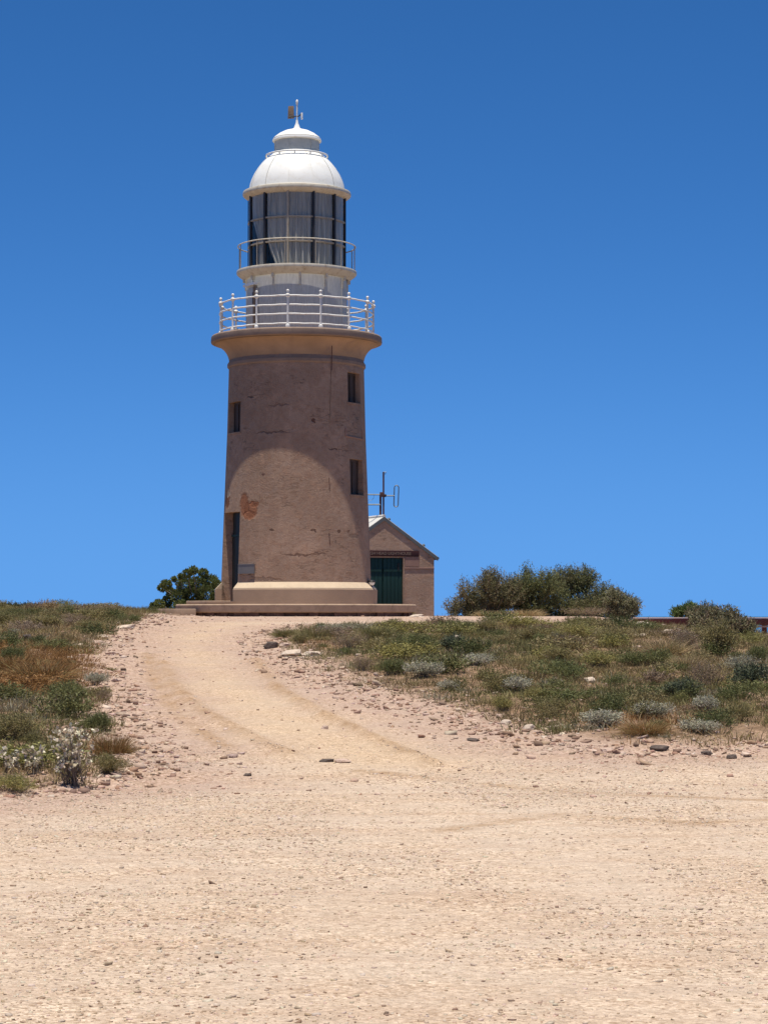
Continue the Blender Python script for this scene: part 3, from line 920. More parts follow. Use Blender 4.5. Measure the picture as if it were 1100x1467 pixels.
curved_panel('plaque_rim', M['plaque'], pq, -48.3, -32.5, 69.0, 70.0, float(shaft_r(63)) + 0.052, 0.02)
curved_panel('plaque_rim', M['plaque'], pq, -48.3, -32.5, 56.5, 57.5, float(shaft_r(63)) + 0.052, 0.02)

# small flood lamp on the plinth, at the far right
FL = empty('flood_lamp', (TX + (532.5 - 424.3) * PX, D_T - 0.55, ZG + ZU(37.5)), R(20), 'small white flood lamp with black hood on the right end of the tower plinth', 'lamp')
b = MB(); b.lathe([(0.02, 0.06), (0.05, 0.065), (0.075, 0.10), (0.085, 0.15), (0.07, 0.155), (0.02, 0.13)], 16); b.build('lamp_head', M['white'], FL, 40)
b = MB(); b.lathe([(0.088, 0.135), (0.10, 0.15), (0.075, 0.19), (0.02, 0.20)], 16); b.build('hood', M['black'], FL, 40)
MB().tube([(0, 0, -0.10), (0, 0, 0.07)], 0.02, 8).build('stem', M['black'], FL, 40)

# ------------------------------------------------------------------ shed behind the tower
YAW = R(20)
D_S = 76.0
ax = at(550, 737, D_S)
ZS = 1.50
SH = empty('shed', (ax.x, D_S, ZS), YAW, 'tan rendered gabled shed with green doors half hidden behind the tower', 'shed')
M['shed_wall'] = render_wall('shed_render', (0.49, 0.335, 0.235))
HW, LEN = 1.80, 4.2
z_eave = at(623, 795, D_S).z - ZS
z_apex = at(550, 741.5, D_S).z - ZS
sx = lambda px: (px - 550) * D_S / F_PX / math.cos(YAW)
sz = lambda py: at(550, py, D_S).z - ZS
dx0, dx1, dz1 = sx(520.0), sx(577.5), sz(799)
# front wall with door opening, as one polygon strip
def wall_prism(b, outline, y0, y1):
    n = len(outline)
    vs = [(x, y0, z) for x, z in outline] + [(x, y1, z) for x, z in outline]
    fs = [tuple(range(n)), tuple(range(2 * n - 1, n - 1, -1))] + [(k, (k + 1) % n, n + (k + 1) % n, n + k) for k in range(n)]
    b.add(vs, fs)
def roof_z(x): return z_apex - abs(x) * (z_apex - z_eave) / HW
b = MB()
wall_prism(b, [(-HW, 0), (dx0, 0), (dx0, dz1), (dx0, roof_z(dx0)), (-HW, z_eave)], 0, 0.22)
wall_prism(b, [(dx1, 0), (HW, 0), (HW, z_eave), (dx1, roof_z(dx1))], 0, 0.22)
wall_prism(b, [(dx0, dz1), (dx1, dz1), (dx1, roof_z(dx1)), (0, z_apex), (dx0, roof_z(dx0))], 0, 0.22)
b.build('front_wall', M['shed_wall'], SH, 30)
for s in (-1, 1):
    b = MB(); b.box((s * (HW - 0.11), LEN / 2 + 0.11, z_eave / 2), (0.219, LEN - 0.222, z_eave)); b.build('side_wall', M['shed_wall'], SH, 30)
b = MB(); wall_prism(b, [(-HW, 0), (HW, 0), (HW, z_eave), (0, z_apex), (-HW, z_eave)], LEN, LEN + 0.22); b.build('rear_wall', M['shed_wall'], SH, 30)
# roof: two slopes of corrugated iron with real waves
OV = 0.02
sl = math.hypot(HW, z_apex - z_eave)
ex = 1.07
for s in (-1, 1):
    n = 168
    vs, fs = [], []
    for k in range(n + 1):
        yy = -OV + (LEN + 0.22 + 2 * OV) * k / n
        w = 0.012 * math.sin(k * math.pi / 2)
        for t in (0.0, ex):
            vs.append((s * HW * t, yy, z_apex + 0.045 + w - (z_apex - z_eave) * t))
            vs.append((s * HW * t, yy, z_apex + 0.030 + w - (z_apex - z_eave) * t))
    for k in range(n):
        o = k * 4; p = o + 4
        fs += [(o, o + 2, p + 2, p), (o + 1, p + 1, p + 3, o + 3), (o + 2, o + 3, p + 3, p + 2)]
    fs += [(0, 1, 3, 2), (n * 4, n * 4 + 2, n * 4 + 3, n * 4 + 1)]
    rf = MB().add(vs, fs).build('roof_slope', M['roof_iron'], SH, 60)
    # barge board on the gable
    bb = MB()
    vs = []
    for yy in (-OV - 0.012, -0.004):
        for t, dz in ((0, 0.026), (ex, 0.026), (ex, -0.10), (0, -0.10)):
            vs.append((s * HW * t, yy, z_apex + dz - (z_apex - z_eave) * t))
    bb.add(vs, [(0, 1, 2, 3), (7, 6, 5, 4), (0, 4, 5, 1), (1, 5, 6, 2), (2, 6, 7, 3), (3, 7, 4, 0)])
    bb.build('barge_board', M['barge'], rf, 30)
    g = MB(); g.tube([(s * HW * ex, -OV, z_eave - 0.10), (s * HW * ex, LEN + 0.25, z_eave - 0.10)], 0.055, 8); g.build('gutter', M['barge'], rf, 50)
b = MB(); b.tube([(0, -OV - 0.01, z_apex + 0.055), (0, LEN + 0.28, z_apex + 0.055)], 0.05, 8); b.build('ridge_cap', M['roof_iron'], SH, 60)
for px_, py_ in ((558, 741.5), (608, 775)):
    x = sx(px_); b = MB(); b.ball((x, 0.05, roof_z(x) + 0.085), 0.055, 8, 6); b.build('roof_bolt', M['barge'], SH, 50)
# doors of upright boards
nb = 10
dm = (dx0 + dx1) / 2
for lf in range(2):
    l0 = dx0 if lf == 0 else dm + 0.006
    l1 = dm - 0.006 if lf == 0 else dx1
    b = MB(); b.box(((l0 + l1) / 2, 0.085, dz1 / 2), (l1 - l0 - 0.01, 0.03, dz1 - 0.02)); lfo = b.build('door', M['green_door'], SH, 30)
    wbd = (l1 - l0 - 0.02) / 5
    for k in range(5):
        b = MB(); b.box((l0 + 0.01 + (k + 0.5) * wbd, 0.058, dz1 / 2), (wbd - 0.012, 0.025, dz1 - 0.03)); b.build('board', M['green_door'], lfo, 30, bevel=0.004)
    b = MB(); b.box(((l0 + l1) / 2, 0.036, dz1 - 0.42), (l1 - l0 - 0.06, 0.02, 0.09)); b.build('ledge', M['green_door'], lfo, 30)
b = MB(); b.box((dx1 - 0.16, 0.03, dz1 - 0.30), (0.05, 0.03, 0.26)); b.build('notch_shadow', M['black'], SH, 30)  # black strip standing in for a bracket's shadow on the door
b = MB(); b.box((dx1 + 0.02, 0.012, dz1 / 2), (0.05, 0.06, dz1)); b.build('door_frame', M['wall_plain'], SH, 30)
# sign board with lettering
s1, z0s, z1s = sx(600.3), sz(797.0), sz(788.8)
ctr_text_right = sx(588.5)
char = 3.28 * D_S / F_PX / math.cos(YAW)
text_len = 24 * char
s0 = ctr_text_right - text_len - 0.25
b = MB(); b.box(((s0 + s1) / 2, -0.014, (z0s + z1s) / 2), (s1 - s0, 0.026, z1s - z0s)); sg = b.build('sign_board', M['sign_board'], SH, 30, bevel=0.004)
cu = bpy.data.curves.new('lettering', 'FONT')
cu.body = 'VLAMINGH HEAD LIGHTHOUSE'
cu.size = 0.125
cu.extrude = 0.002
tmp = bpy.data.objects.new('lettering_tmp', cu)
COL.objects.link(tmp)
bpy.context.view_layer.update()
tme = bpy.data.meshes.new_from_object(tmp.evaluated_get(bpy.context.evaluated_depsgraph_get()))
bpy.data.objects.remove(tmp)
co = np.array([v.co[:] for v in tme.vertices])
kx = text_len / (co[:, 0].max() - co[:, 0].min())
kz = 0.098 / (co[:, 1].max() - co[:, 1].min())
for v in tme.vertices:
    x, y, z = v.co
    v.co = (ctr_text_right + (x - co[:, 0].max()) * kx, -0.031 + (-z), (z0s + z1s) / 2 - 0.046 + y * kz)
tme.materials.clear(); tme.materials.append(M['letter'])
link('lettering', tme, sg)
b = MB(); b.box(((sx(580) + sx(600.3)) / 2, -0.004, (sz(811) + sz(797.6)) / 2), (sx(600.3) - sx(580), 0.016, sz(797.6) - sz(811))); b.build('wall_panel', M['patch'], SH, 30)
b = MB(); b.box(((dx1 + 0.05 + HW) / 2, -0.006, sz(814)), (HW - dx1 - 0.05, 0.026, 0.05)); b.build('string_band', M['patch'], SH, 30, bevel=0.006)

# ------------------------------------------------------------------ aerial mast standing on the shed ridge
D_A = 76.45
AM = empty('aerial_mast', at(547, 738, D_A), 0, 'rusty aerial mast with looped dipole standing on the shed roof', 'antenna')
o_ = AM.location.copy()
def ap(px, py, dy=0.0):
    p = at(px, py, D_A) - o_
    return (p.x, p.y + dy, p.z)
MB().tube([ap(549.3, 740), ap(549.3, 676)], 0.030, 8).build('mast', M['rust'], AM, 50)
MB().tube([ap(545, 740, 0.03), ap(545, 709, 0.03)], 0.038, 8).build('support_post', M['rust'], AM, 50)
b = MB(); p = ap(547.3, 708.5); b.box(p, (0.16, 0.14, 0.16)); b.build('clamp_box', M['rust'], AM, 30, bevel=0.01)
b = MB(); p = ap(551.5, 710); b.ball(p, 0.055, 10, 6); b.build('clamp_knob', M['black'], AM, 50)
b = MB(); p = ap(551.3, 677); b.tube([ap(549, 676.3), ap(553, 676.3), ap(551.5, 679.5)], 0.018, 6); b.build('mast_tip', M['steel'], AM, 50)
MB().tube([ap(552, 710.2), ap(565.3, 710.2)], 0.027, 6).build('boom', M['steel'], AM, 50)
MB().tube([ap(547, 708.7), ap(524, 708.4)], 0.027, 6).build('boom', M['steel'], AM, 50)
MB().tube([ap(546, 722.9), ap(522, 722.9)], 0.030, 6).build('boom', M['steel'], AM, 50)
lp = []
for k in range(9): a = math.pi * k / 8; lp.append(ap(568 + 3.1 * math.cos(a), 698.5 - 3.2 * math.sin(a)))
for k in range(9): a = math.pi + math.pi * k / 8; lp.append(ap(567.2 + 3.1 * math.cos(a), 723 - 3.2 * math.sin(a)))
MB().tube(lp, 0.021, 6, True).build('dipole_loop', M['steel'], AM, 60)
MB().tube([ap(536, 708.5), ap(535, 714), ap(531, 717.5), ap(528, 715.5)], 0.008, 6).build('cable', M['steel'], AM, 60)

# ------------------------------------------------------------------ barrier rail along the crest on the right
D_R = 51.0
p0, p1 = at(907, 885, D_R), at(1290, 885, D_R)
BR = empty('barrier_rail', (p0.x, D_R, Hs(p0.x, D_R)), 0, 'long oxide red barrier rail with painted sun glare on top along the crest', 'barrier')
o_ = BR.location.copy()
zt = at(1000, 886.5, D_R).z - o_.z
ln = p1.x - p0.x
b = MB(); b.box((ln / 2, 0, zt - 0.075), (ln, 0.075, 0.145)); bm_ = b.build('rail_beam', M['rail_red'], BR, 30, bevel=0.006)
b = MB(); b.box((ln / 2, 0.01, zt + 0.016), (ln, 0.13, 0.03)); b.build('rail_pale_strip', M['rail_pale_strip'], BR, 30, bevel=0.004)  # sun glare on the beam top, painted as a thin pale strip
b = MB(); b.box((ln / 2, 0.05, zt - 0.175), (ln, 0.05, 0.04)); b.build('lower_rail', M['rail_pale_strip'], BR, 30, bevel=0.004)
for px_ in (912, 970, 1034, 1096, 1160, 1224, 1284):
    x = at(px_, 890, D_R).x
    zg_ = Hs(x, D_R + 0.09) - 0.15 - o_.z
    b = MB(); b.box((x - o_.x, 0.125, (zg_ + zt) / 2), (0.10, 0.095, zt - zg_)); b.build('post', M['rail_red'], BR, 30, bevel=0.005)

# ------------------------------------------------------------------ plants
def frames(n, g):
    """n random rotation matrices"""
    q = g.normal(size=(n, 4)); q /= np.linalg.norm(q, axis=1, keepdims=True)
    w, x, y, z = q.T
    return np.stack([np.stack([1 - 2 * (y * y + z * z), 2 * (x * y - z * w), 2 * (x * z + y * w)], 1),
                     np.stack([2 * (x * y + z * w), 1 - 2 * (x * x + z * z), 2 * (y * z - x * w)], 1),
                     np.stack([2 * (x * z - y * w), 2 * (y * z + x * w), 1 - 2 * (x * x + y * y)], 1)], 1)

def leaves(pos, dirs, length, width, col, g):
    """rhombic leaves: pos (n,3) base, dirs (n,3) unit; returns V,F,C"""
    n = len(pos)
    up = g.normal(size=(n, 3))
    side = np.cross(dirs, up); side /= np.linalg.norm(side, axis=1, keepdims=True) + 1e-9
    nor = np.cross(side, dirs)
    L_ = np.broadcast_to(np.asarray(length, float), (n,))[:, None]
    W_ = np.broadcast_to(np.asarray(width, float), (n,))[:, None]
    mid = pos + dirs * L_ * 0.55
    V = np.stack([pos, mid + side * W_ / 2 + nor * L_ * 0.08, pos + dirs * L_, mid - side * W_ / 2 + nor * L_ * 0.08], 1).reshape(-1, 3)
    F = np.arange(n * 4).reshape(n, 4)
    return V, F, np.repeat(col, 4, axis=0)

def palette(cols, n, g, jit=0.18):
    c = np.array(cols)[g.integers(0, len(cols), n)]
    return np.clip(c * (1 + g.uniform(-jit, jit, (n, 1))) * (1 + g.uniform(-0.06, 0.06, (n, 3))), 0.005, 1)

def unit(v):
    return v / (np.linalg.norm(v, axis=-1, keepdims=True) + 1e-9)

class Cloud:
    def __init__(s): s.V, s.F, s.C, s.n = [], [], [], 0
    def add(s, V, F, C):
        s.V.append(V); s.F.append(F + s.n); s.C.append(C); s.n += len(V)
    def mesh(s, name, mat):
        return np_mesh(name, np.concatenate(s.V), np.concatenate(s.F), mat, np.concatenate(s.C))

def shoot_cloud(g, lobes, n_shoots, shoot_len, leaves_per, leaf_l, leaf_w, cols, up=0.6, wild=0.25):
    """leafy shoots springing through lobes (cx,cy,cz,rx,ry,rz)"""
    cl = Cloud()
    vol = np.array([l[3] * l[4] * l[5] for l in lobes]); vol = vol / vol.sum()
    which = g.choice(len(lobes), n_shoots, p=vol)
    Lb = np.array(lobes)[which]
    d = unit(g.normal(size=(n_shoots, 3)))
    d[:, 2] = np.where(d[:, 2] < -0.25, -d[:, 2], d[:, 2])
    rad = g.uniform(0.45, 1.0, n_shoots) ** 0.6
    base = Lb[:, :3] + d * Lb[:, 3:] * rad[:, None]
    dirs = unit(d + np.array([0, 0, up]) + g.normal(size=(n_shoots, 3)) * wild)
    ln = shoot_len * g.uniform(0.5, 1.35, n_shoots)
    start = base - dirs * ln[:, None] * 0.75
    shade = palette(cols, n_shoots, g, 0.25)
    t = np.tile(np.linspace(0.05, 1, leaves_per), (n_shoots, 1)) + g.uniform(-0.03, 0.03, (n_shoots, leaves_per))
    P = start[:, None, :] + dirs[:, None, :] * (ln[:, None] * t)[:, :, None]
    P += g.normal(size=P.shape) * 0.006
    ld = unit(dirs[:, None, :] * 0.8 + g.normal(size=P.shape) * 0.7)
    n = n_shoots * leaves_per
    col = np.repeat(shade, leaves_per, axis=0) * (1 + g.uniform(-0.15, 0.15, (n, 1)))
    P = P.reshape(-1, 3); ld = ld.reshape(-1, 3)
    keep = P[:, 2] > 0.0
    cl.add(*leaves(P[keep], ld[keep], leaf_l * g.uniform(0.7, 1.3, n)[keep], leaf_w * g.uniform(0.7, 1.3, n)[keep], col[keep], g))
    return cl, start, base

def stems_to(mb, g, targets, origin_spread, r0, n=5):
    for p in targets:
        o = np.array([g.normal() * origin_spread, g.normal() * origin_spread, -0.05])
        mid = (o + p) / 2 + np.array([g.normal() * 0.04, g.normal() * 0.04, 0.02]) * (np.linalg.norm(p) + 0.1)
        mb.tube([tuple(o), tuple(mid), tuple(p)], [r0, r0 * 0.7, r0 * 0.3], n, cap=False)

def blades(g, n, radius, length, width, cols, lean=0.55, base_spread=0.35, stiff=0.5):
    """a tussock of bent blades (3 triangles each)"""
    a = g.uniform(0, 2 * np.pi, n)
    r = radius * base_spread * np.sqrt(g.uniform(0, 1, n))
    base = np.stack([r * np.cos(a), r * np.sin(a), np.full(n, -0.02)], 1)
    az = a + g.normal(size=n) * 0.6
    tilt = np.abs(g.normal(size=n)) * lean + 0.08
    d = np.stack([np.cos(az) * np.sin(tilt), np.sin(az) * np.sin(tilt), np.cos(tilt)], 1)
    ln = length * g.uniform(0.55, 1.2, n)[:, None]
    out = np.stack([np.cos(az), np.sin(az), np.zeros(n)], 1)
    mid = base + d * ln * 0.55
    tip = base + d * ln + out * ln * 0.22 * stiff - np.array([0, 0, 1]) * ln * 0.10
    side = unit(np.cross(d, g.normal(size=(n, 3)))) * (width * g.uniform(0.7, 1.3, n))[:, None] / 2
    V = np.stack([base - side, base + side, mid + side * 0.8, mid - side * 0.8, tip], 1).reshape(-1, 3)
    k = np.arange(n) * 5
    F = np.concatenate([np.stack([k, k + 1, k + 2], 1), np.stack([k, k + 2, k + 3], 1), np.stack([k + 3, k + 2, k + 4], 1)])
    return V, F, np.repeat(palette(cols, n, g), 5, axis=0)

OLIVE = [(0.247, 0.207, 0.086), (0.201, 0.178, 0.071), (0.282, 0.230, 0.109)]
GREEN = [(0.150, 0.162, 0.060), (0.186, 0.186, 0.072), (0.120, 0.132, 0.050)]
YGREEN = [(0.297, 0.264, 0.088), (0.253, 0.237, 0.083), (0.341, 0.281, 0.116)]
DARK = [(0.055, 0.072, 0.026), (0.070, 0.085, 0.032), (0.045, 0.058, 0.023)]
GREY = [(0.400, 0.375, 0.270), (0.460, 0.430, 0.320), (0.320, 0.305, 0.225)]
RUST = [(0.300, 0.165, 0.062), (0.255, 0.140, 0.055), (0.340, 0.205, 0.085)]
STRAW = [(0.44, 0.32, 0.165), (0.50, 0.38, 0.21), (0.37, 0.265, 0.135)]
TWIG = [(0.26, 0.185, 0.125), (0.31, 0.23, 0.165), (0.20, 0.14, 0.10)]
TEAL = [(0.105, 0.120, 0.070), (0.130, 0.145, 0.085), (0.085, 0.095, 0.058)]

# prototypes of the low plants: (foliage mesh, stem mesh), about 1 m across and 0.55 m high
def low_proto(kind, seed):
    g = np.random.default_rng(seed)
    mb = MB()
    lob = []
    for k in range(7):
        a = g.uniform(0, 6.28); r = g.uniform(0.05, 0.30)
        lob.append((r * math.cos(a), r * math.sin(a), g.uniform(0.12, 0.24), g.uniform(0.16, 0.27), g.uniform(0.16, 0.27), g.uniform(0.13, 0.24)))
    cols, mat = {'saltbush': GREY, 'green': GREEN, 'olive': OLIVE, 'yellow': YGREEN, 'teal': TEAL, 'twiggy': TWIG + OLIVE[:1]}.get(kind, OLIVE), M['leaf']
    if kind == 'tussock' or kind == 'rust' or kind == 'straw':
        cl = Cloud()
        c_ = {'tussock': OLIVE + GREEN[:1], 'rust': RUST, 'straw': STRAW}[kind]
        V, F, C = blades(g, 1100, 0.5, 0.50, 0.008, c_ + OLIVE[:1], 0.80, 0.55)
        cl.add(V, F, C)
        return cl.mesh('foliage', M['blade']), None
    if kind == 'saltbush': cl, st, bs = shoot_cloud(g, lob, 330, 0.20, 13, 0.032, 0.017, cols, 0.35, 0.45)
    elif kind == 'twiggy': cl, st, bs = shoot_cloud(g, lob, 260, 0.26, 14, 0.034, 0.006, cols, 0.5, 0.5)
    elif kind == 'teal': cl, st, bs = shoot_cloud(g, lob, 240, 0.20, 12, 0.050, 0.020, cols, 0.5, 0.5)
    else: cl, st, bs = shoot_cloud(g, lob, 340, 0.22, 14, 0.040, 0.009, cols, 0.7, 0.35)
    stems_to(mb, g, bs[:26], 0.06, 0.008, 4)
    return cl.mesh('foliage', mat), mb.mesh('stem', M['bark'], 60)

PROTO = {k: [low_proto(k, 50 + 7 * i + s) for s in range(2)] for i, k in enumerate(('saltbush', 'green', 'olive', 'yellow', 'teal', 'twiggy', 'tussock', 'rust', 'straw'))}
NAME = {'saltbush': 'saltbush', 'green': 'low_shrub', 'olive': 'low_shrub', 'yellow': 'low_shrub', 'teal': 'leafy_shrub', 'twiggy': 'twiggy_shrub', 'tussock': 'grass_tussock', 'rust': 'grass_tussock', 'straw': 'grass_tussock'}
prand = random.Random(11)
def plant(kind, px, py, w, h, label, variant=0, cat='shrub', group=None, xy=None):
    """px,py: foot of the plant in the photo; w,h its size in photo pixels"""
    p = hit(px, py, H) if xy is None else np.array(xy)
    s = p[1] / F_PX
    fo, stm = PROTO[kind][variant % 2]
    sw, sh = w * s, h * s
    o = empty(NAME[kind], (p[0], p[1] + 0.12 * sw, Hs(p[0], p[1] + 0.12 * sw) - 0.01), prand.uniform(0, 6.28), label, cat, group)
    ex_, ez_ = sw / 0.98, sh / 0.56
    f = link('foliage', fo, o); f.scale = (ex_, ex_, ez_)
    if stm:
        t = link('stem', stm, o); t.scale = (ex_, ex_, ez_)
    return o

P_ = plant
# right bank, back to front
P_('olive', 700, 907, 70, 26, 'low olive shrub at the back of the right bank below the big shrubs')
P_('green', 668, 905, 40, 22, 'small dark green tuft shrub at the top of the right bank nearest the shed')
P_('yellow', 832, 918, 95, 34, 'bright yellow green mound shrub below the big shrubs on the right bank', 0)
P_('olive', 880, 922, 70, 30, 'rounded olive shrub just right of the bright yellow green mound', 1)
P_('olive', 768, 918, 80, 28, 'olive shrub just left of the bright yellow green mound', 0)
P_('green', 592, 938, 92, 40, 'wide green shrub in the middle of the right bank below the platform end', 0)
P_('twiggy', 500, 930, 80, 30, 'brown twiggy shrub near the left tip of the right bank', 0)
P_('tussock', 408, 912, 44, 16, 'small grass tussock at the very tip of the right bank behind the dark rock', 1, 'grass')
P_('olive', 432, 922, 50, 20, 'small olive shrub above the pair of flat pale slabs', 0)
P_('tussock', 450, 915, 60, 22, 'thin grass tussock at the left tip of the right bank', 0, 'grass')
P_('tussock', 540, 917, 70, 28, 'olive grass tussock behind the brown twiggy shrub', 1, 'grass')
P_('teal', 645, 935, 60, 34, 'dark leafy shrub in a gap of pale rubble mid bank', 0)
P_('saltbush', 680, 955, 62, 26, 'small blue grey saltbush beside the dark leafy shrub mid bank', 0)
P_('saltbush', 608, 972, 74, 36, 'rounded grey saltbush at the lower left edge of the right bank', 1)
P_('green', 560, 968, 76, 34, 'green shrub directly left of the rounded grey saltbush', 1)
P_('twiggy', 520, 962, 60, 28, 'low brown twiggy shrub on the path side of the right bank', 1)
P_('saltbush', 735, 992, 76, 34, 'grey saltbush half sunk in green scrub in mid right bank', 0)
P_('saltbush', 640, 990, 60, 24, 'flat grey saltbush on the rubble edge below the rounded saltbush', 0)
P_('yellow', 722, 1022, 56, 30, 'yellow green tussock like shrub on the lower rubble edge', 1)
P_('yellow', 860, 958, 90, 34, 'yellow green mound in the centre of the right bank', 1)
P_('olive', 800, 950, 80, 30, 'olive mound left of the central yellow green mound', 1)
P_('green', 920, 955, 80, 30, 'dark green mound right of the central yellow green mound', 0)
P_('yellow', 940, 975, 60, 26, 'small yellow mound left of the teal leaved shrubs', 0)
P_('straw', 955, 940, 70, 34, 'dry straw tussock in front of the barrier rail', 0, 'grass')
P_('straw', 985, 960, 60, 30, 'dry straw tussock just behind the teal leaved shrubs', 1, 'grass')
P_('teal', 975, 1000, 70, 36, 'teal leaved shrub left of the pair at right bank', 0)
P_('teal', 1075, 990, 80, 50, 'dark teal shrub at the right edge of the picture', 1)
P_('twiggy', 1020, 985, 90, 48, 'grey brown twiggy shrub between the two teal shrubs', 0)
P_('saltbush', 870, 1042, 100, 36, 'largest pale grey saltbush on the front edge of the right bank', 0)
P_('saltbush', 935, 1030, 76, 38, 'pale grey saltbush directly right of the largest one', 1)
P_('saltbush', 1015, 1022, 60, 36, 'grey saltbush beneath the grey brown twiggy shrub', 0)
P_('saltbush', 1010, 1052, 90, 30, 'flat dusty saltbush at the right front edge of the bank', 1)
P_('rust', 925, 1052, 80, 24, 'rust brown grass patch between the front saltbushes', 0, 'grass')
P_('olive', 1060, 1035, 80, 34, 'olive shrub at the far right front of the bank', 0)
P_('olive', 800, 1025, 70, 32, 'olive shrub left of the largest grey saltbush', 1)
P_('yellow', 775, 1005, 60, 26, 'small yellowish shrub above the pink rubble patch', 0)
# rail end shrubs
P_('olive', 1030, 940, 95, 66, 'big tangled olive shrub leaning over the barrier rail', 0)
P_('twiggy', 985, 935, 60, 40, 'dead looking grey shrub at the left foot of the olive one by the rail', 1)
P_('green', 1085, 950, 60, 36, 'green shrub below the barrier rail post at the right edge', 1)
# left bank
P_('green', 95, 1010, 100, 44, 'dark green mound in the middle of the left bank', 0)
P_('green', 145, 1048, 66, 40, 'fresh green tuft shrub at the path edge of the left bank', 1)
P_('rust', 160, 1085, 70, 44, 'rust orange grass tussock at the path corner of the left bank', 0, 'grass')
P_('rust', 60, 975, 110, 40, 'wide rust brown grass patch high on the left bank', 1, 'grass')
P_('rust', 20, 960, 80, 30, 'rust brown grass at the left picture edge, upper bank', 0, 'grass')
P_('olive', 20, 1060, 110, 46, 'olive shrub at the left picture edge, mid bank', 0)
P_('saltbush', 66, 968, 20, 20, 'tiny single blue grey saltbush among rust grass on the left bank', 0)
P_('saltbush', 138, 982, 46, 28, 'small grey saltbush at the path edge of the left bank', 1)
P_('twiggy', 150, 1005, 40, 24, 'brown twiggy plant below the small grey path edge saltbush', 0)
P_('yellow', 20, 1138, 90, 34, 'yellow brown tussock shrub at the bottom left corner of the bank', 0)
P_('olive', 150, 1112, 70, 40, 'olive shrub beside the white leaved plant at the bank corner', 1)
P_('green', 15, 950, 60, 34, 'dark green shrub at the left picture edge near the skyline', 1)
P_('olive', 60, 900, 90, 24, 'olive mound on the left skyline', 0)
P_('twiggy', 100, 893, 70, 20, 'brown twiggy mound on the left skyline', 1)
P_('green', 185, 893, 40, 16, 'small green shrub at the right end of the left skyline', 0)
P_('olive', 125, 905, 70, 22, 'olive grass mound just below the left skyline', 1)

# white leaved plants at the near left corner
def white_plant(px, py, w, h, n, label, seed):
    g = np.random.default_rng(seed)
    p = hit(px, py, H); s = p[1] / F_PX
    o = empty('white_leaved_plant', (p[0], p[1] + 0.05, Hs(p[0], p[1] + 0.05)), 0, label, 'plant')
    mb = MB(); cl = Cloud()
    for k in range(n):
        t = np.array([g.uniform(-0.5, 0.5) * w * s, g.uniform(-0.5, 0.5) * w * s * 0.8, h * s * g.uniform(0.25, 1.0)])
        t[0] *= 0.65 + 0.35 * (t[2] / (h * s)); 
        stems_to(mb, g, [t], 0.045, 0.0042, 5)
        m_ = 8
        d = unit(g.normal(size=(m_, 3)) + np.array([0, 0, 0.35]))
        off = t + g.normal(size=(m_, 3)) * 0.012
        size = g.uniform(0.026, 0.046, m_)
        # rounded leaves: hexagon fans built from two quads
        side = unit(np.cross(d, g.normal(size=(m_, 3)))); nor = np.cross(side, d)
        L_, W_ = size[:, None], (size * 0.85)[:, None]
        a = off; b1 = off + d * L_ * 0.3 + side * W_ * 0.45 + nor * L_ * 0.12; c1 = off + d * L_ * 0.75 + side * W_ * 0.42 + nor * L_ * 0.12
        e = off + d * L_; b2 = off + d * L_ * 0.3 - side * W_ * 0.45 + nor * L_ * 0.12; c2 = off + d * L_ * 0.75 - side * W_ * 0.42 + nor * L_ * 0.12
        V = np.stack([a, b1, c1, e, c2, b2], 1).reshape(-1, 3)
        kk = np.arange(m_) * 6
        F = np.concatenate([np.stack([kk, kk + 1, kk + 2, kk + 3], 1), np.stack([kk, kk + 3, kk + 4, kk + 5], 1)])
        cl.add(V, F, np.repeat(palette([(0.74, 0.67, 0.50), (0.62, 0.56, 0.41), (0.80, 0.74, 0.57), (0.45, 0.38, 0.27), (0.30, 0.25, 0.17)], m_, g), 6, axis=0))
    link('foliage', cl.mesh('foliage', M['leaf']), o)
    mb.build('stem', M['bark'], o, 60)
white_plant(103, 1128, 66, 80, 62, 'tall white leaved plant with rounded leaves at the near bank corner', 1)
white_plant(48, 1112, 34, 40, 18, 'smaller pale cream plant left of the tall white leaved one', 2)
white_plant(16, 1112, 34, 34, 10, 'sparse grey white plant at the left picture edge', 3)

# big shrubs on the crest
def big_shrub(name, px0, px1, lobes_px, py_base, D, seed, cols, n, label, shoot=0.62, leaf=(0.065, 0.019), per=24, group='large shrubs on the crest right of the shed', up=0.75, thick=1.0):
    g = np.random.default_rng(seed)
    s = D / F_PX
    cx = (px0 + px1) / 2
    c = at(cx, py_base, D)
    gz = min(c.z, Hs(c.x, D))
    o = empty(name, (c.x, D, gz), 0, label, 'shrub', group)
    lobes = []
    for (lx, ly, rx, rz) in lobes_px:
        p = at(lx, ly, D)
        lobes.append((p.x - c.x, g.uniform(-0.35, 0.35) * thick, p.z - gz, rx * s, max(rx * s * 0.9, 0.3), rz * s))
    cl, st, bs = shoot_cloud(g, lobes, int(n * 2.9), shoot, per, leaf[0], leaf[1], cols, up, 0.28)
    link('crown', cl.mesh('crown', M['leaf']), o)
    mb = MB()
    idx = g.choice(len(bs), min(40, len(bs)), replace=False)
    stems_to(mb, g, bs[idx] * np.array([1, 1, 0.9]), 0.14, 0.022, 5)
    mb.build('trunk', M['bark'], o, 60)
    return o
OD = [(0.185, 0.175, 0.090), (0.225, 0.200, 0.110), (0.145, 0.140, 0.072), (0.26, 0.21, 0.125)]
OG = [(0.168, 0.179, 0.077), (0.210, 0.210, 0.092), (0.129, 0.140, 0.060)]
OL = [(0.237, 0.225, 0.131), (0.281, 0.263, 0.156), (0.188, 0.181, 0.100)]
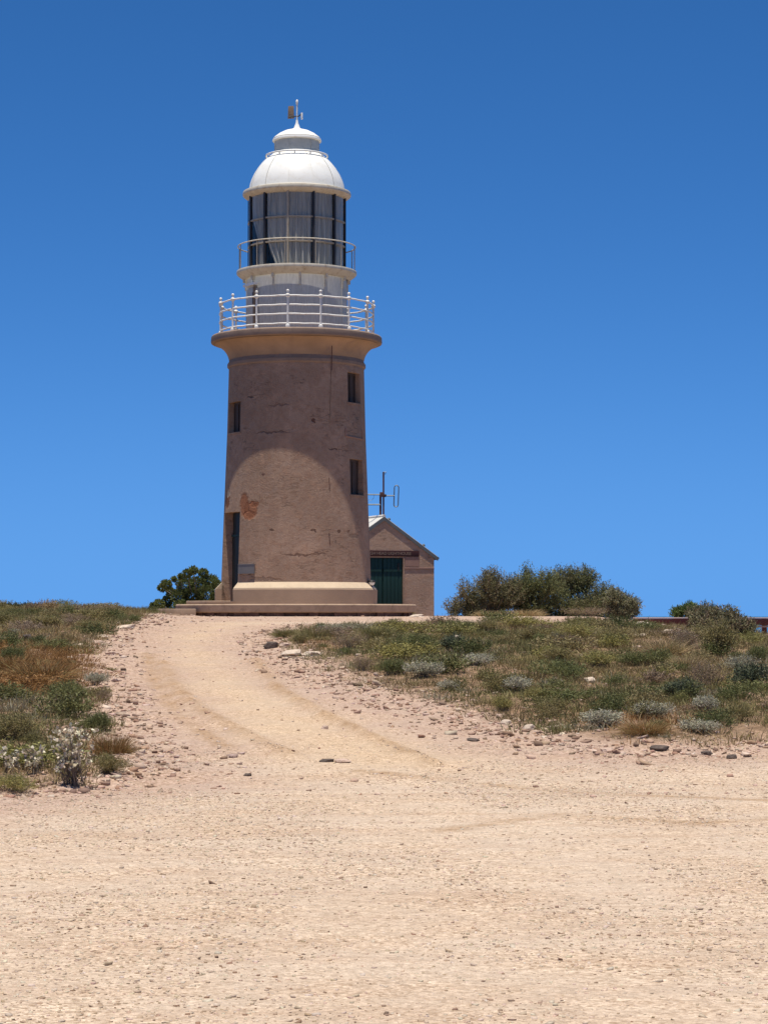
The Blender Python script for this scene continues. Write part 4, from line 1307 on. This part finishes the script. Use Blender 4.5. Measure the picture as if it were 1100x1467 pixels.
big_shrub('tall_shrub', 640, 740, [(652, 872, 16, 14), (718, 862, 30, 20), (674, 860, 16, 22), (703, 848, 22, 30), (730, 853, 20, 26), (690, 874, 34, 16), (690, 885, 40, 7), (662, 848, 7, 14), (703, 830, 9, 12)], 888, 62.0, 21, OD, 520, 'large brownish olive shrub at the left end of the crest row by the shed')
big_shrub('tall_shrub', 730, 800, [(742, 858, 26, 24), (752, 850, 24, 28), (780, 846, 24, 28), (755, 826, 6, 16), (765, 872, 34, 16), (785, 884, 30, 9), (797, 862, 20, 20), (750, 886, 26, 8)], 889, 62.6, 22, OG, 460, 'large dark green shrub with a tall spike in the middle of the crest row')
big_shrub('tall_shrub', 790, 880, [(810, 843, 26, 28), (836, 838, 22, 24), (860, 858, 20, 22), (835, 872, 40, 16), (830, 886, 44, 8), (870, 868, 14, 16)], 890, 63.4, 23, OG + OD[:2], 560, 'broad dark green shrub right of the spike in the crest row')
big_shrub('tall_shrub', 865, 918, [(880, 864, 15, 18), (897, 869, 12, 16), (909, 872, 8, 12), (890, 880, 24, 9)], 894, 61.0, 24, OL, 220, 'pale olive feathery shrub at the right end of the crest row', 0.45)
big_shrub('leafy_shrub', 955, 1003, [(970, 880, 10, 7), (985, 876, 12, 9), (998, 880, 9, 8)], 892, 54.5, 25, [(0.11, 0.155, 0.05), (0.14, 0.18, 0.062)], 130, 'bright green shrub top showing behind the barrier rail', 0.3, group=None)
big_shrub('tangled_shrub', 995, 1050, [(1008, 884, 24, 14), (1034, 886, 24, 14), (1022, 900, 40, 18), (1056, 908, 30, 20), (1000, 915, 24, 14), (1035, 925, 36, 12)], 940, 47.5, 26, OD + TWIG[:1] + OL[:1], 560, 'tangled brown green shrub whose tips rise above the barrier rail', 0.45, group=None)
big_shrub('dark_shrub', -30, 55, [(10, 878, 22, 10), (40, 876, 16, 8), (-15, 872, 18, 12)], 892, 55.0, 27, DARK + GREEN[:1], 240, 'dark green shrub cut by the left picture edge on the skyline', 0.3, (0.05, 0.022), group=None)
P_('straw', 755, 893, 60, 15, 'dry straw tussock at the foot of the dark green crest shrub with the spike', 0, 'grass', xy=(3.75, 60.3))
P_('straw', 700, 893, 40, 12, 'dry straw tussock at the foot of the brownish crest shrub', 1, 'grass', xy=(2.75, 60.2))
P_('twiggy', 850, 894, 90, 22, 'pinkish grey dead brush at the foot of the broad crest shrub', 1, xy=(5.3, 60.0))
P_('straw', 555, 864, 26, 20, 'small dry tuft in front of the green shed doors', 0, 'grass', xy=(0.12, 64.2))
P_('tussock', 578, 866, 26, 16, 'grey grass tuft at the right foot of the shed doors', 1, 'grass', xy=(0.62, 65.0))

# rounded tree-like bush left of the tower
def clump_tree():
    D = 65.0; s = D / F_PX
    g = np.random.default_rng(77)
    c = at(272, 884, D); gz = min(c.z, Hs(c.x, D))
    o = empty('bushy_tree', (c.x, D, gz), 0, 'dark green rounded bushy tree left of the lighthouse steps', 'tree')
    cl = Cloud(); mb = MB()
    spots = [(290, 821, 8), (270, 822, 8), (279, 818, 7), (264, 838, 13), (283, 838, 14), (300, 834, 12), (310, 838, 9), (258, 856, 13), (276, 856, 16), (296, 853, 15), (309, 857, 10),
             (262, 871, 13), (284, 872, 15), (303, 872, 12), (238, 838, 9), (231, 842, 7), (242, 848, 8), (240, 861, 9), (229, 866, 9), (221, 869, 7), (236, 875, 11), (249, 878, 9), (216, 874, 4), (249.5, 830, 3.2), (259, 826, 3)]
    for (x, y, r) in spots:
        p = np.array((at(x, y, D) - Vector((c.x, D, gz)))[:]); p[1] = g.uniform(-0.45, 0.45)
        rr = r * s * (0.78 if r < 11 else 0.95)
        n = int(200 + 15000 * rr * rr)
        d = unit(g.normal(size=(n, 3)))
        q = p + d * rr * (g.uniform(0.25, 1, n) ** 0.5)[:, None] * np.array([1, 1, 0.9])
        ld = unit(d + g.normal(size=(n, 3)) * 0.6 + np.array([0, 0, 0.3]))
        cl.add(*leaves(q, ld, 0.070 * g.uniform(0.7, 1.3, n), 0.036, palette([(0.120, 0.145, 0.045), (0.150, 0.175, 0.056), (0.085, 0.105, 0.036), (0.19, 0.20, 0.068)], n, g) * g.uniform(0.75, 1.25), g))
        stems_to(mb, g, [p], 0.10, 0.025, 5)
    link('crown', cl.mesh('crown', M['leaf']), o)
    mb.build('trunk', M['bark'], o, 60)
clump_tree()

# ------------------------------------------------------------------ ground cover: grasses on both banks
g = np.random.default_rng(5)
nT = 17000
cand = np.stack([g.uniform(-11.5, 13.5, nT * 5), g.uniform(18, 62, nT * 5)], 1)
vis = np.abs(cand[:, 0]) < 0.175 * cand[:, 1] + 1.6
cand = cand[vis]
sd = bank_sd(cand[:, 0], cand[:, 1])
patchy = fbm(cand[:, 0] * 0.9, cand[:, 1] * 0.7, 61) + 0.5
dens = sstep(0.0, 0.7, sd) * (0.35 + 0.9 * sstep(0.35, 0.6, patchy)) 
dens *= np.where(cand[:, 0] < -1.0, 1.7, 1.0)
edgeR = sdist(cand[:, 0], cand[:, 1], RIGHT)
dens *= np.where((cand[:, 0] > 5.0) & (cand[:, 1] > 46), 0.3, 1.0)
dens *= np.where((edgeR > -0.5) & (edgeR < 1.4), 0.6, 1.0)
cand = cand[g.uniform(0, 1, len(cand)) < dens][:nT]
tus = [blades(np.random.default_rng(300 + i), 18, 0.16, 0.15, 0.008, [(1, 1, 1)], 0.65, 0.9) for i in range(6)]
cx_, cy_ = cand[:, 0], cand[:, 1]
cz_ = H(cx_, cy_)
def blob(px, py, r):
    p = hit(px, py); return np.exp(-((cx_ - p[0]) ** 2 + ((cy_ - p[1]) * 0.45) ** 2) / r ** 2)
w_rust = np.clip(sum(blob(*a) for a in ((40, 950, 1.1), (90, 985, 0.9), (160, 1070, 0.4), (110, 960, 0.6), (10, 985, 0.9), (920, 1050, 0.6), (470, 930, 0.5))), 0, 1)
w_straw = np.clip(sum(blob(*a) for a in ((20, 1130, 0.5), (970, 945, 1.0), (1090, 950, 0.8), (640, 905, 1.2), (760, 900, 1.5), (400, 915, 0.8), (100, 910, 1.2), (1050, 1060, 0.8))), 0, 1) * 0.8
v1 = vnoise(cx_ * 0.8, cy_ * 0.6, 71); v2 = vnoise(cx_ * 1.7, cy_ * 1.4, 72)
pick = g.uniform(0, 1, len(cand))
base_cols = np.where((v1 > 0.55)[:, None], np.array([0.165, 0.155, 0.062]), np.array([0.235, 0.185, 0.085]))
base_cols = np.where((v2 > 0.72)[:, None], np.array([0.290, 0.250, 0.100]), base_cols)
base_cols = np.where((v2 < 0.16)[:, None], np.array([0.330, 0.295, 0.200]), base_cols)
base_cols = np.where((pick < w_rust)[:, None], np.array([0.300, 0.165, 0.062]), base_cols)
base_cols = np.where((pick > 1 - w_straw * 0.7)[:, None], np.array([0.43, 0.315, 0.165]), base_cols)
base_cols = base_cols * g.uniform(0.75, 1.25, (len(cand), 1))
Vs, Fs_, Cs, off = [], [], [], 0
var = g.integers(0, 6, len(cand)); rot = g.uniform(0, 6.28, len(cand)); sc_ = g.uniform(0.55, 1.35, len(cand)); hz = g.uniform(0.6, 1.25, len(cand))
for k in range(6):
    ids = np.nonzero(var == k)[0]
    V, F, C = tus[k]
    co, si = np.cos(rot[ids]), np.sin(rot[ids])
    x = (V[None, :, 0] * co[:, None] - V[None, :, 1] * si[:, None]) * sc_[ids][:, None] + cx_[ids][:, None]
    y = (V[None, :, 0] * si[:, None] + V[None, :, 1] * co[:, None]) * sc_[ids][:, None] + cy_[ids][:, None]
    z = V[None, :, 2] * (sc_[ids] * hz[ids])[:, None] + cz_[ids][:, None]
    Vs.append(np.stack([x, y, z], 2).reshape(-1, 3))
    Fs_.append((F[None] + (np.arange(len(ids)) * len(V))[:, None, None]).reshape(-1, 3) + off)
    Cs.append((base_cols[ids][:, None, :] * C[None]).reshape(-1, 3))
    off += len(ids) * len(V)
gc = link('bank_grass', np_mesh('bank_grass', np.concatenate(Vs), np.concatenate(Fs_), M['blade'], np.concatenate(Cs)))
tag(gc, 'low dry olive and rust coloured grasses covering both banks', 'grass', kind='stuff')

# low mounded scrub that closes the gaps between the single shrubs
g = np.random.default_rng(15)
def mound_arrays(seed, leaf, sh):
    q = np.random.default_rng(seed)
    lob = [(r * math.cos(a), r * math.sin(a), q.uniform(0.10, 0.22), q.uniform(0.16, 0.26), q.uniform(0.16, 0.26), q.uniform(0.12, 0.22)) for a, r in zip(q.uniform(0, 6.28, 6), q.uniform(0.05, 0.30, 6))]
    cl, _, _ = shoot_cloud(q, lob, 150, sh, 11, leaf[0], leaf[1], [(1, 1, 1), (0.8, 0.8, 0.8), (1.2, 1.15, 1.05)], 0.6, 0.4)
    return np.concatenate(cl.V), np.concatenate(cl.F), np.concatenate(cl.C)
MV = [mound_arrays(900 + i, ((0.050, 0.014), (0.044, 0.020), (0.058, 0.011))[i % 3], 0.22) for i in range(6)]
pts = []
for _ in range(5000):
    x, y = g.uniform(-11.5, 13.5), g.uniform(19.5, 61)
    if abs(x) > 0.175 * y + 1.4: continue
    pts.append((x, y))
pts = np.array(pts)
sdv = bank_sd(pts[:, 0], pts[:, 1])
er = sdist(pts[:, 0], pts[:, 1], RIGHT)
ok = (sdv > np.where(pts[:, 0] < -1.0, 0.12, 0.40)) & ~((pts[:, 0] > 4.8) & (pts[:, 1] > 45)) & ((er < 0) | (er > 0.75))
pts = pts[ok]; sdv = sdv[ok]
acc = []
for p_, s_ in zip(pts, sdv):
    w_ = g.choice([g.uniform(0.3, 0.6), g.uniform(0.6, 1.0), g.uniform(1.0, 1.7)], p=[0.35, 0.4, 0.25]) * (0.6 if s_ < 0.9 else 1.0)
    if all((p_[0] - a[0]) ** 2 + (p_[1] - a[1]) ** 2 > (0.40 * (w_ + a[2])) ** 2 for a in acc):
        acc.append((p_[0], p_[1], w_))
acc = np.array(acc)[:340]
cx_, cy_ = acc[:, 0], acc[:, 1]
cz_ = H(cx_, cy_)
pal = np.array(OLIVE + OLIVE + GREEN + GREEN[:2] + YGREEN[:2] + TWIG[:2] + GREY[2:] + STRAW[2:])
bc = pal[g.integers(0, len(pal), len(acc))]
wr = np.clip(sum(blob(*a) for a in ((40, 950, 1.1), (90, 985, 0.8), (10, 985, 0.9))), 0, 1)
bc = np.where((g.uniform(0, 1, len(acc)) < wr)[:, None], np.array(RUST[0]), bc)
Vs, Fs_, Cs, off = [], [], [], 0
for i, (x, y, w_) in enumerate(acc):
    V, F, C = MV[i % 6]
    a = g.uniform(0, 6.28); co, si = math.cos(a), math.sin(a)
    hh_ = min(w_, 0.9) * g.uniform(0.45, 1.0)
    Vs.append(np.stack([(V[:, 0] * co - V[:, 1] * si) * w_ + x, (V[:, 0] * si + V[:, 1] * co) * w_ + y, V[:, 2] * hh_ + cz_[i] - 0.03], 1))
    Fs_.append(F + off); Cs.append(np.clip(C * bc[i], 0, 1)); off += len(V)
sb = link('bank_scrub', np_mesh('bank_scrub', np.concatenate(Vs), np.concatenate(Fs_), M['leaf'], np.concatenate(Cs)))
tag(sb, 'low mounded olive scrub covering both banks between the larger shrubs', 'scrub', kind='stuff')

# ------------------------------------------------------------------ gravel and rubble
def ico():
    t = (1 + 5 ** 0.5) / 2
    v = np.array([(-1, t, 0), (1, t, 0), (-1, -t, 0), (1, -t, 0), (0, -1, t), (0, 1, t), (0, -1, -t), (0, 1, -t), (t, 0, -1), (t, 0, 1), (-t, 0, -1), (-t, 0, 1)], float)
    v /= np.linalg.norm(v[0])
    f = np.array([(0, 11, 5), (0, 5, 1), (0, 1, 7), (0, 7, 10), (0, 10, 11), (1, 5, 9), (5, 11, 4), (11, 10, 2), (10, 7, 6), (7, 1, 8), (3, 9, 4), (3, 4, 2), (3, 2, 6), (3, 6, 8), (3, 8, 9), (4, 9, 5), (2, 4, 11), (6, 2, 10), (8, 6, 7), (9, 8, 1)])
    return v, f
IV, IF = ico()
BXV = np.array([(x, y, z) for x in (-.62, .62) for y in (-.62, .62) for z in (-.62, .62)])
BXF = np.array([(0, 1, 3), (0, 3, 2), (4, 6, 7), (4, 7, 5), (0, 4, 5), (0, 5, 1), (2, 3, 7), (2, 7, 6), (0, 2, 6), (0, 6, 4), (1, 5, 7), (1, 7, 3)])
OV_ = np.array([(1, 0, 0), (0, 1, 0), (-1, 0, 0), (0, -1, 0), (0, 0, 1), (0, 0, -1)], float)
OF_ = np.array([(0, 1, 4), (1, 2, 4), (2, 3, 4), (3, 0, 4), (1, 0, 5), (2, 1, 5), (3, 2, 5), (0, 3, 5)])
def stones(name, xy, size, flat, cols, mat, g, proto=(IV, IF), sink=0.35, jit=0.28):
    n = len(xy)
    V0, F0 = proto
    V = V0[None] * (1 + g.uniform(-jit, jit, (n, len(V0), 1)))
    V = V * (size[:, None] * np.stack([g.uniform(0.8, 1.35, n), g.uniform(0.7, 1.1, n), flat * g.uniform(0.7, 1.3, n)], 1))[:, None, :]
    a = g.uniform(0, 6.28, n); co, si = np.cos(a)[:, None], np.sin(a)[:, None]
    tl = g.normal(size=n) * 0.22
    x, y, z = V[:, :, 0], V[:, :, 1], V[:, :, 2] + V[:, :, 0] * tl[:, None]
    zz = H(xy[:, 0], xy[:, 1])
    W = np.stack([x * co - y * si + xy[:, :1], x * si + y * co + xy[:, 1:], z + (zz + size * flat * (1 - 2 * sink))[:, None]], 2)
    F = (F0[None] + (np.arange(n) * len(V0))[:, None, None]).reshape(-1, 3)
    me = np_mesh(name, W.reshape(-1, 3), F, mat, np.repeat(cols, len(V0), axis=0))
    return link(name, me)
m, N, L, B = newmat('loose_stone')
a_ = node(N, 'ShaderNodeAttribute', attribute_name='Col')
tc = N.new('ShaderNodeTexCoord')
nn = noise_tex(N, L, tc.outputs['Object'], 60.0, 3, 0.6)
L.new(mixc(N, L, maprange(N, L, nn, 0.35, 0.7, 0, 0.35), a_.outputs['Color'], (0.30, 0.20, 0.13)), B.inputs['Base Color'])
B.inputs['Roughness'].default_value = 0.95
B.inputs['Specular IOR Level'].default_value = 0.15
M['stone'] = m
g = np.random.default_rng(9)
nP = 95000
yy = 6.5 + 19.0 * g.uniform(0, 1, nP) ** 0.85
xx = g.uniform(-1, 1, nP) * (0.175 * yy + 1.3)
clump = fbm(xx * 0.9, yy * 0.5, 91) + 0.5 + 0.25 * fbm(xx * 3, yy * 3, 92)
keep = (bank_sd(xx, yy) < 0.1) & (g.uniform(0, 1, nP) < 0.22 + 1.1 * sstep(0.38, 0.62, clump) + 0.6 * np.exp(-((xx + 1.4) / 0.9) ** 2 - ((yy - 9.2) / 1.6) ** 2))
xy = np.stack([xx, yy], 1)[keep]
n = len(xy)
sz_ = np.clip(np.exp(g.normal(size=n) * 0.42) * 0.0068, 0.0035, 0.022)
SC_ = [(0.56, 0.45, 0.34), (0.60, 0.49, 0.38), (0.50, 0.39, 0.28), (0.56, 0.43, 0.335), (0.40, 0.29, 0.20), (0.62, 0.52, 0.41)]
cols = palette(SC_, n, g, 0.14)
dk = g.uniform(0, 1, n) < 0.06
cols[dk] = palette([(0.20, 0.13, 0.09), (0.26, 0.16, 0.11), (0.15, 0.10, 0.075)], dk.sum(), g)
gv = stones('gravel', xy, sz_, 0.55, cols, M['stone'], g, (BXV, BXF), 0.5, 0.34)
tag(gv, 'pale cream crushed limestone gravel strewn over the lot', 'gravel', kind='stuff')
# coarser stones up the path and along the bank edges
nR = 60000
yy = g.uniform(20, 56, nR); xx = g.uniform(-1, 1, nR) * (0.175 * yy + 1.3)
sd = bank_sd(xx, yy)
pr_ = 0.11 * (sd < 0) + 0.85 * sstep(-0.9, -0.1, sd) * sstep(1.1, 0.2, sd) + 0.10 * (sd > 0.5)
pr_ *= np.where((seg_dist(xx, yy, TRACK, False) < 1.0) & (yy < 50), 0.25, 1.0)
keep = g.uniform(0, 1, nR) < pr_
xy = np.stack([xx, yy], 1)[keep]; sd = sd[keep]; n = len(xy)
sz_ = np.clip(np.exp(g.normal(size=n) * 0.5) * np.where((sd > -1.3), 0.020, 0.012), 0.007, 0.075)
cols = palette([(0.50, 0.36, 0.28), (0.56, 0.42, 0.33), (0.42, 0.28, 0.20), (0.60, 0.47, 0.37), (0.34, 0.21, 0.15)], n, g, 0.15)
fr_ = (np.abs(sd) < 0.8) & (g.uniform(0, 1, n) < 0.22)
cols[fr_] = palette([(0.17, 0.115, 0.085), (0.24, 0.16, 0.115)], fr_.sum(), g)
rb = stones('rubble', xy, sz_, 0.55, cols, M['stone'], g, (BXV, BXF), 0.40, 0.42)
tag(rb, 'pinkish broken limestone rubble along the path and bank edges', 'rubble', kind='stuff')

# single rocks
def rock(px, py, w, h, mat, label, seed, group=None, cat='rock'):
    g_ = np.random.default_rng(seed)
    p = hit(px, py, H); s = p[1] / F_PX
    bm = bmesh.new()
    bmesh.ops.create_icosphere(bm, subdivisions=2, radius=1.0)
    ph = g_.uniform(0, 6, 6)
    for v in bm.verts:
        c = v.co
        k = 1 + 0.16 * math.sin(3.1 * c.x + ph[0]) * math.sin(2.7 * c.y + ph[1]) + 0.12 * math.sin(5.3 * c.z + ph[2] + 2 * c.x) + g_.uniform(-0.09, 0.09)
        v.co = c * k
        v.co.z = max(-0.5, min(0.75, v.co.z))
    bmesh.ops.scale(bm, vec=(w * s / 2, w * s / 2 * g_.uniform(0.6, 0.9), h * s / 1.35), verts=bm.verts[:])
    bmesh.ops.rotate(bm, cent=(0, 0, 0), matrix=Matrix.Rotation(g_.uniform(-0.4, 0.4), 3, 'Z') @ Matrix.Rotation(g_.uniform(-0.12, 0.12), 3, 'Y'), verts=bm.verts[:])
    me = bpy.data.meshes.new('rock'); bm.to_mesh(me); bm.free()
    me.materials.append(M[mat])
    o = link('rock', me, None, (p[0], p[1], Hs(p[0], p[1]) + 0.18 * h * s))
    tag(o, label, cat, group)
RK = [(388, 929, 22, 12, 'rock_dark', 'dark rock standing alone at the path edge of the right bank tip'),
      (418, 938, 30, 9, 'rock_pale', 'flat pale slab near the dark rock, left of a pair'),
      (447, 940, 30, 9, 'rock_pale', 'flat pale slab near the dark rock, right of a pair'),
      (408, 927, 18, 8, 'rock', 'small pinkish stone between the dark rock and the grass tip'),
      (468, 1092, 22, 6, 'rock_dark', 'dark flat stone lying in the path, left of two'),
      (490, 1093, 26, 7, 'rock', 'brownish flat stone lying in the path, right of two'),
      (355, 1113, 13, 5, 'rock_dark', 'small dark stone at the near left of the path'),
      (465, 1045, 12, 7, 'rock', 'lone small stone in the middle of the path'),
      (922, 898, 22, 10, 'rock_pale', 'white pink boulder at the left end of the barrier rail'),
      (957, 908, 16, 8, 'rock_pale', 'pale rock under the barrier rail, left of a row'),
      (968, 911, 14, 7, 'rock_pale', 'pale rock under the barrier rail, right of a row'),
      (917, 912, 18, 6, 'rock_pale', 'low pale ledge stone below the boulder at the rail end'),
      (912, 930, 22, 7, 'rock', 'flat pink ledge stone beneath the rail end stones'),
      (655, 917, 14, 9, 'rock_pale', 'small white stone near the top of the right bank'),
      (660, 933, 16, 10, 'rock', 'pinkish stone beside the dark leafy shrub mid bank'),
      (795, 992, 30, 9, 'rock', 'pink rock in the bare pink patch of the right bank'),
      (800, 1000, 16, 8, 'rock_pale', 'pale stone below the pink rock in the bare patch'),
      (845, 978, 16, 10, 'rock_pale', 'pale stone beside the central yellow green mound'),
      (725, 1038, 14, 9, 'rock_pale', 'pale stone at the lower rubble edge under the yellow tussock'),
      (758, 1046, 16, 10, 'rock_pale', 'light stone right of the yellow tussock on the rubble edge'),
      (870, 1078, 22, 9, 'rock', 'pink stone in front of the largest grey saltbush'),
      (945, 1076, 26, 8, 'rock_dark', 'dark flat stone on the front rubble, left of the grey pair'),
      (1012, 1083, 16, 9, 'rock_dark', 'grey stone at the right front rubble, left of two'),
      (1048, 1087, 16, 8, 'rock_dark', 'grey stone at the right front rubble, right of two'),
      (678, 1062, 20, 5, 'rock_dark', 'thin dark stone on the path side of the rubble edge'),
      (40, 918, 14, 12, 'rock_dark', 'dark lump of stone high on the left bank'),
      (145, 915, 22, 7, 'rock_pale', 'pale slab at the upper path edge of the left bank'),
      (140, 922, 20, 6, 'rock', 'pink slab just below the pale slab on the left bank edge'),
      (180, 900, 26, 6, 'rock_pale', 'flat pale rock at the top of the left bank near the tower path'),
      (100, 945, 12, 6, 'rock_pale', 'small pale stone among rust grass on the left bank'),
      (160, 938, 20, 6, 'rock', 'pinkish flat rock at the path edge above the small saltbush'),
      (597, 884, 24, 5, 'rock_pale', 'broken pale concrete lump at the right end of the platform')]
for i, (px, py, w, h, mt, lb) in enumerate(RK):
    rock(px, py, w, h, mt, lb, 500 + i)
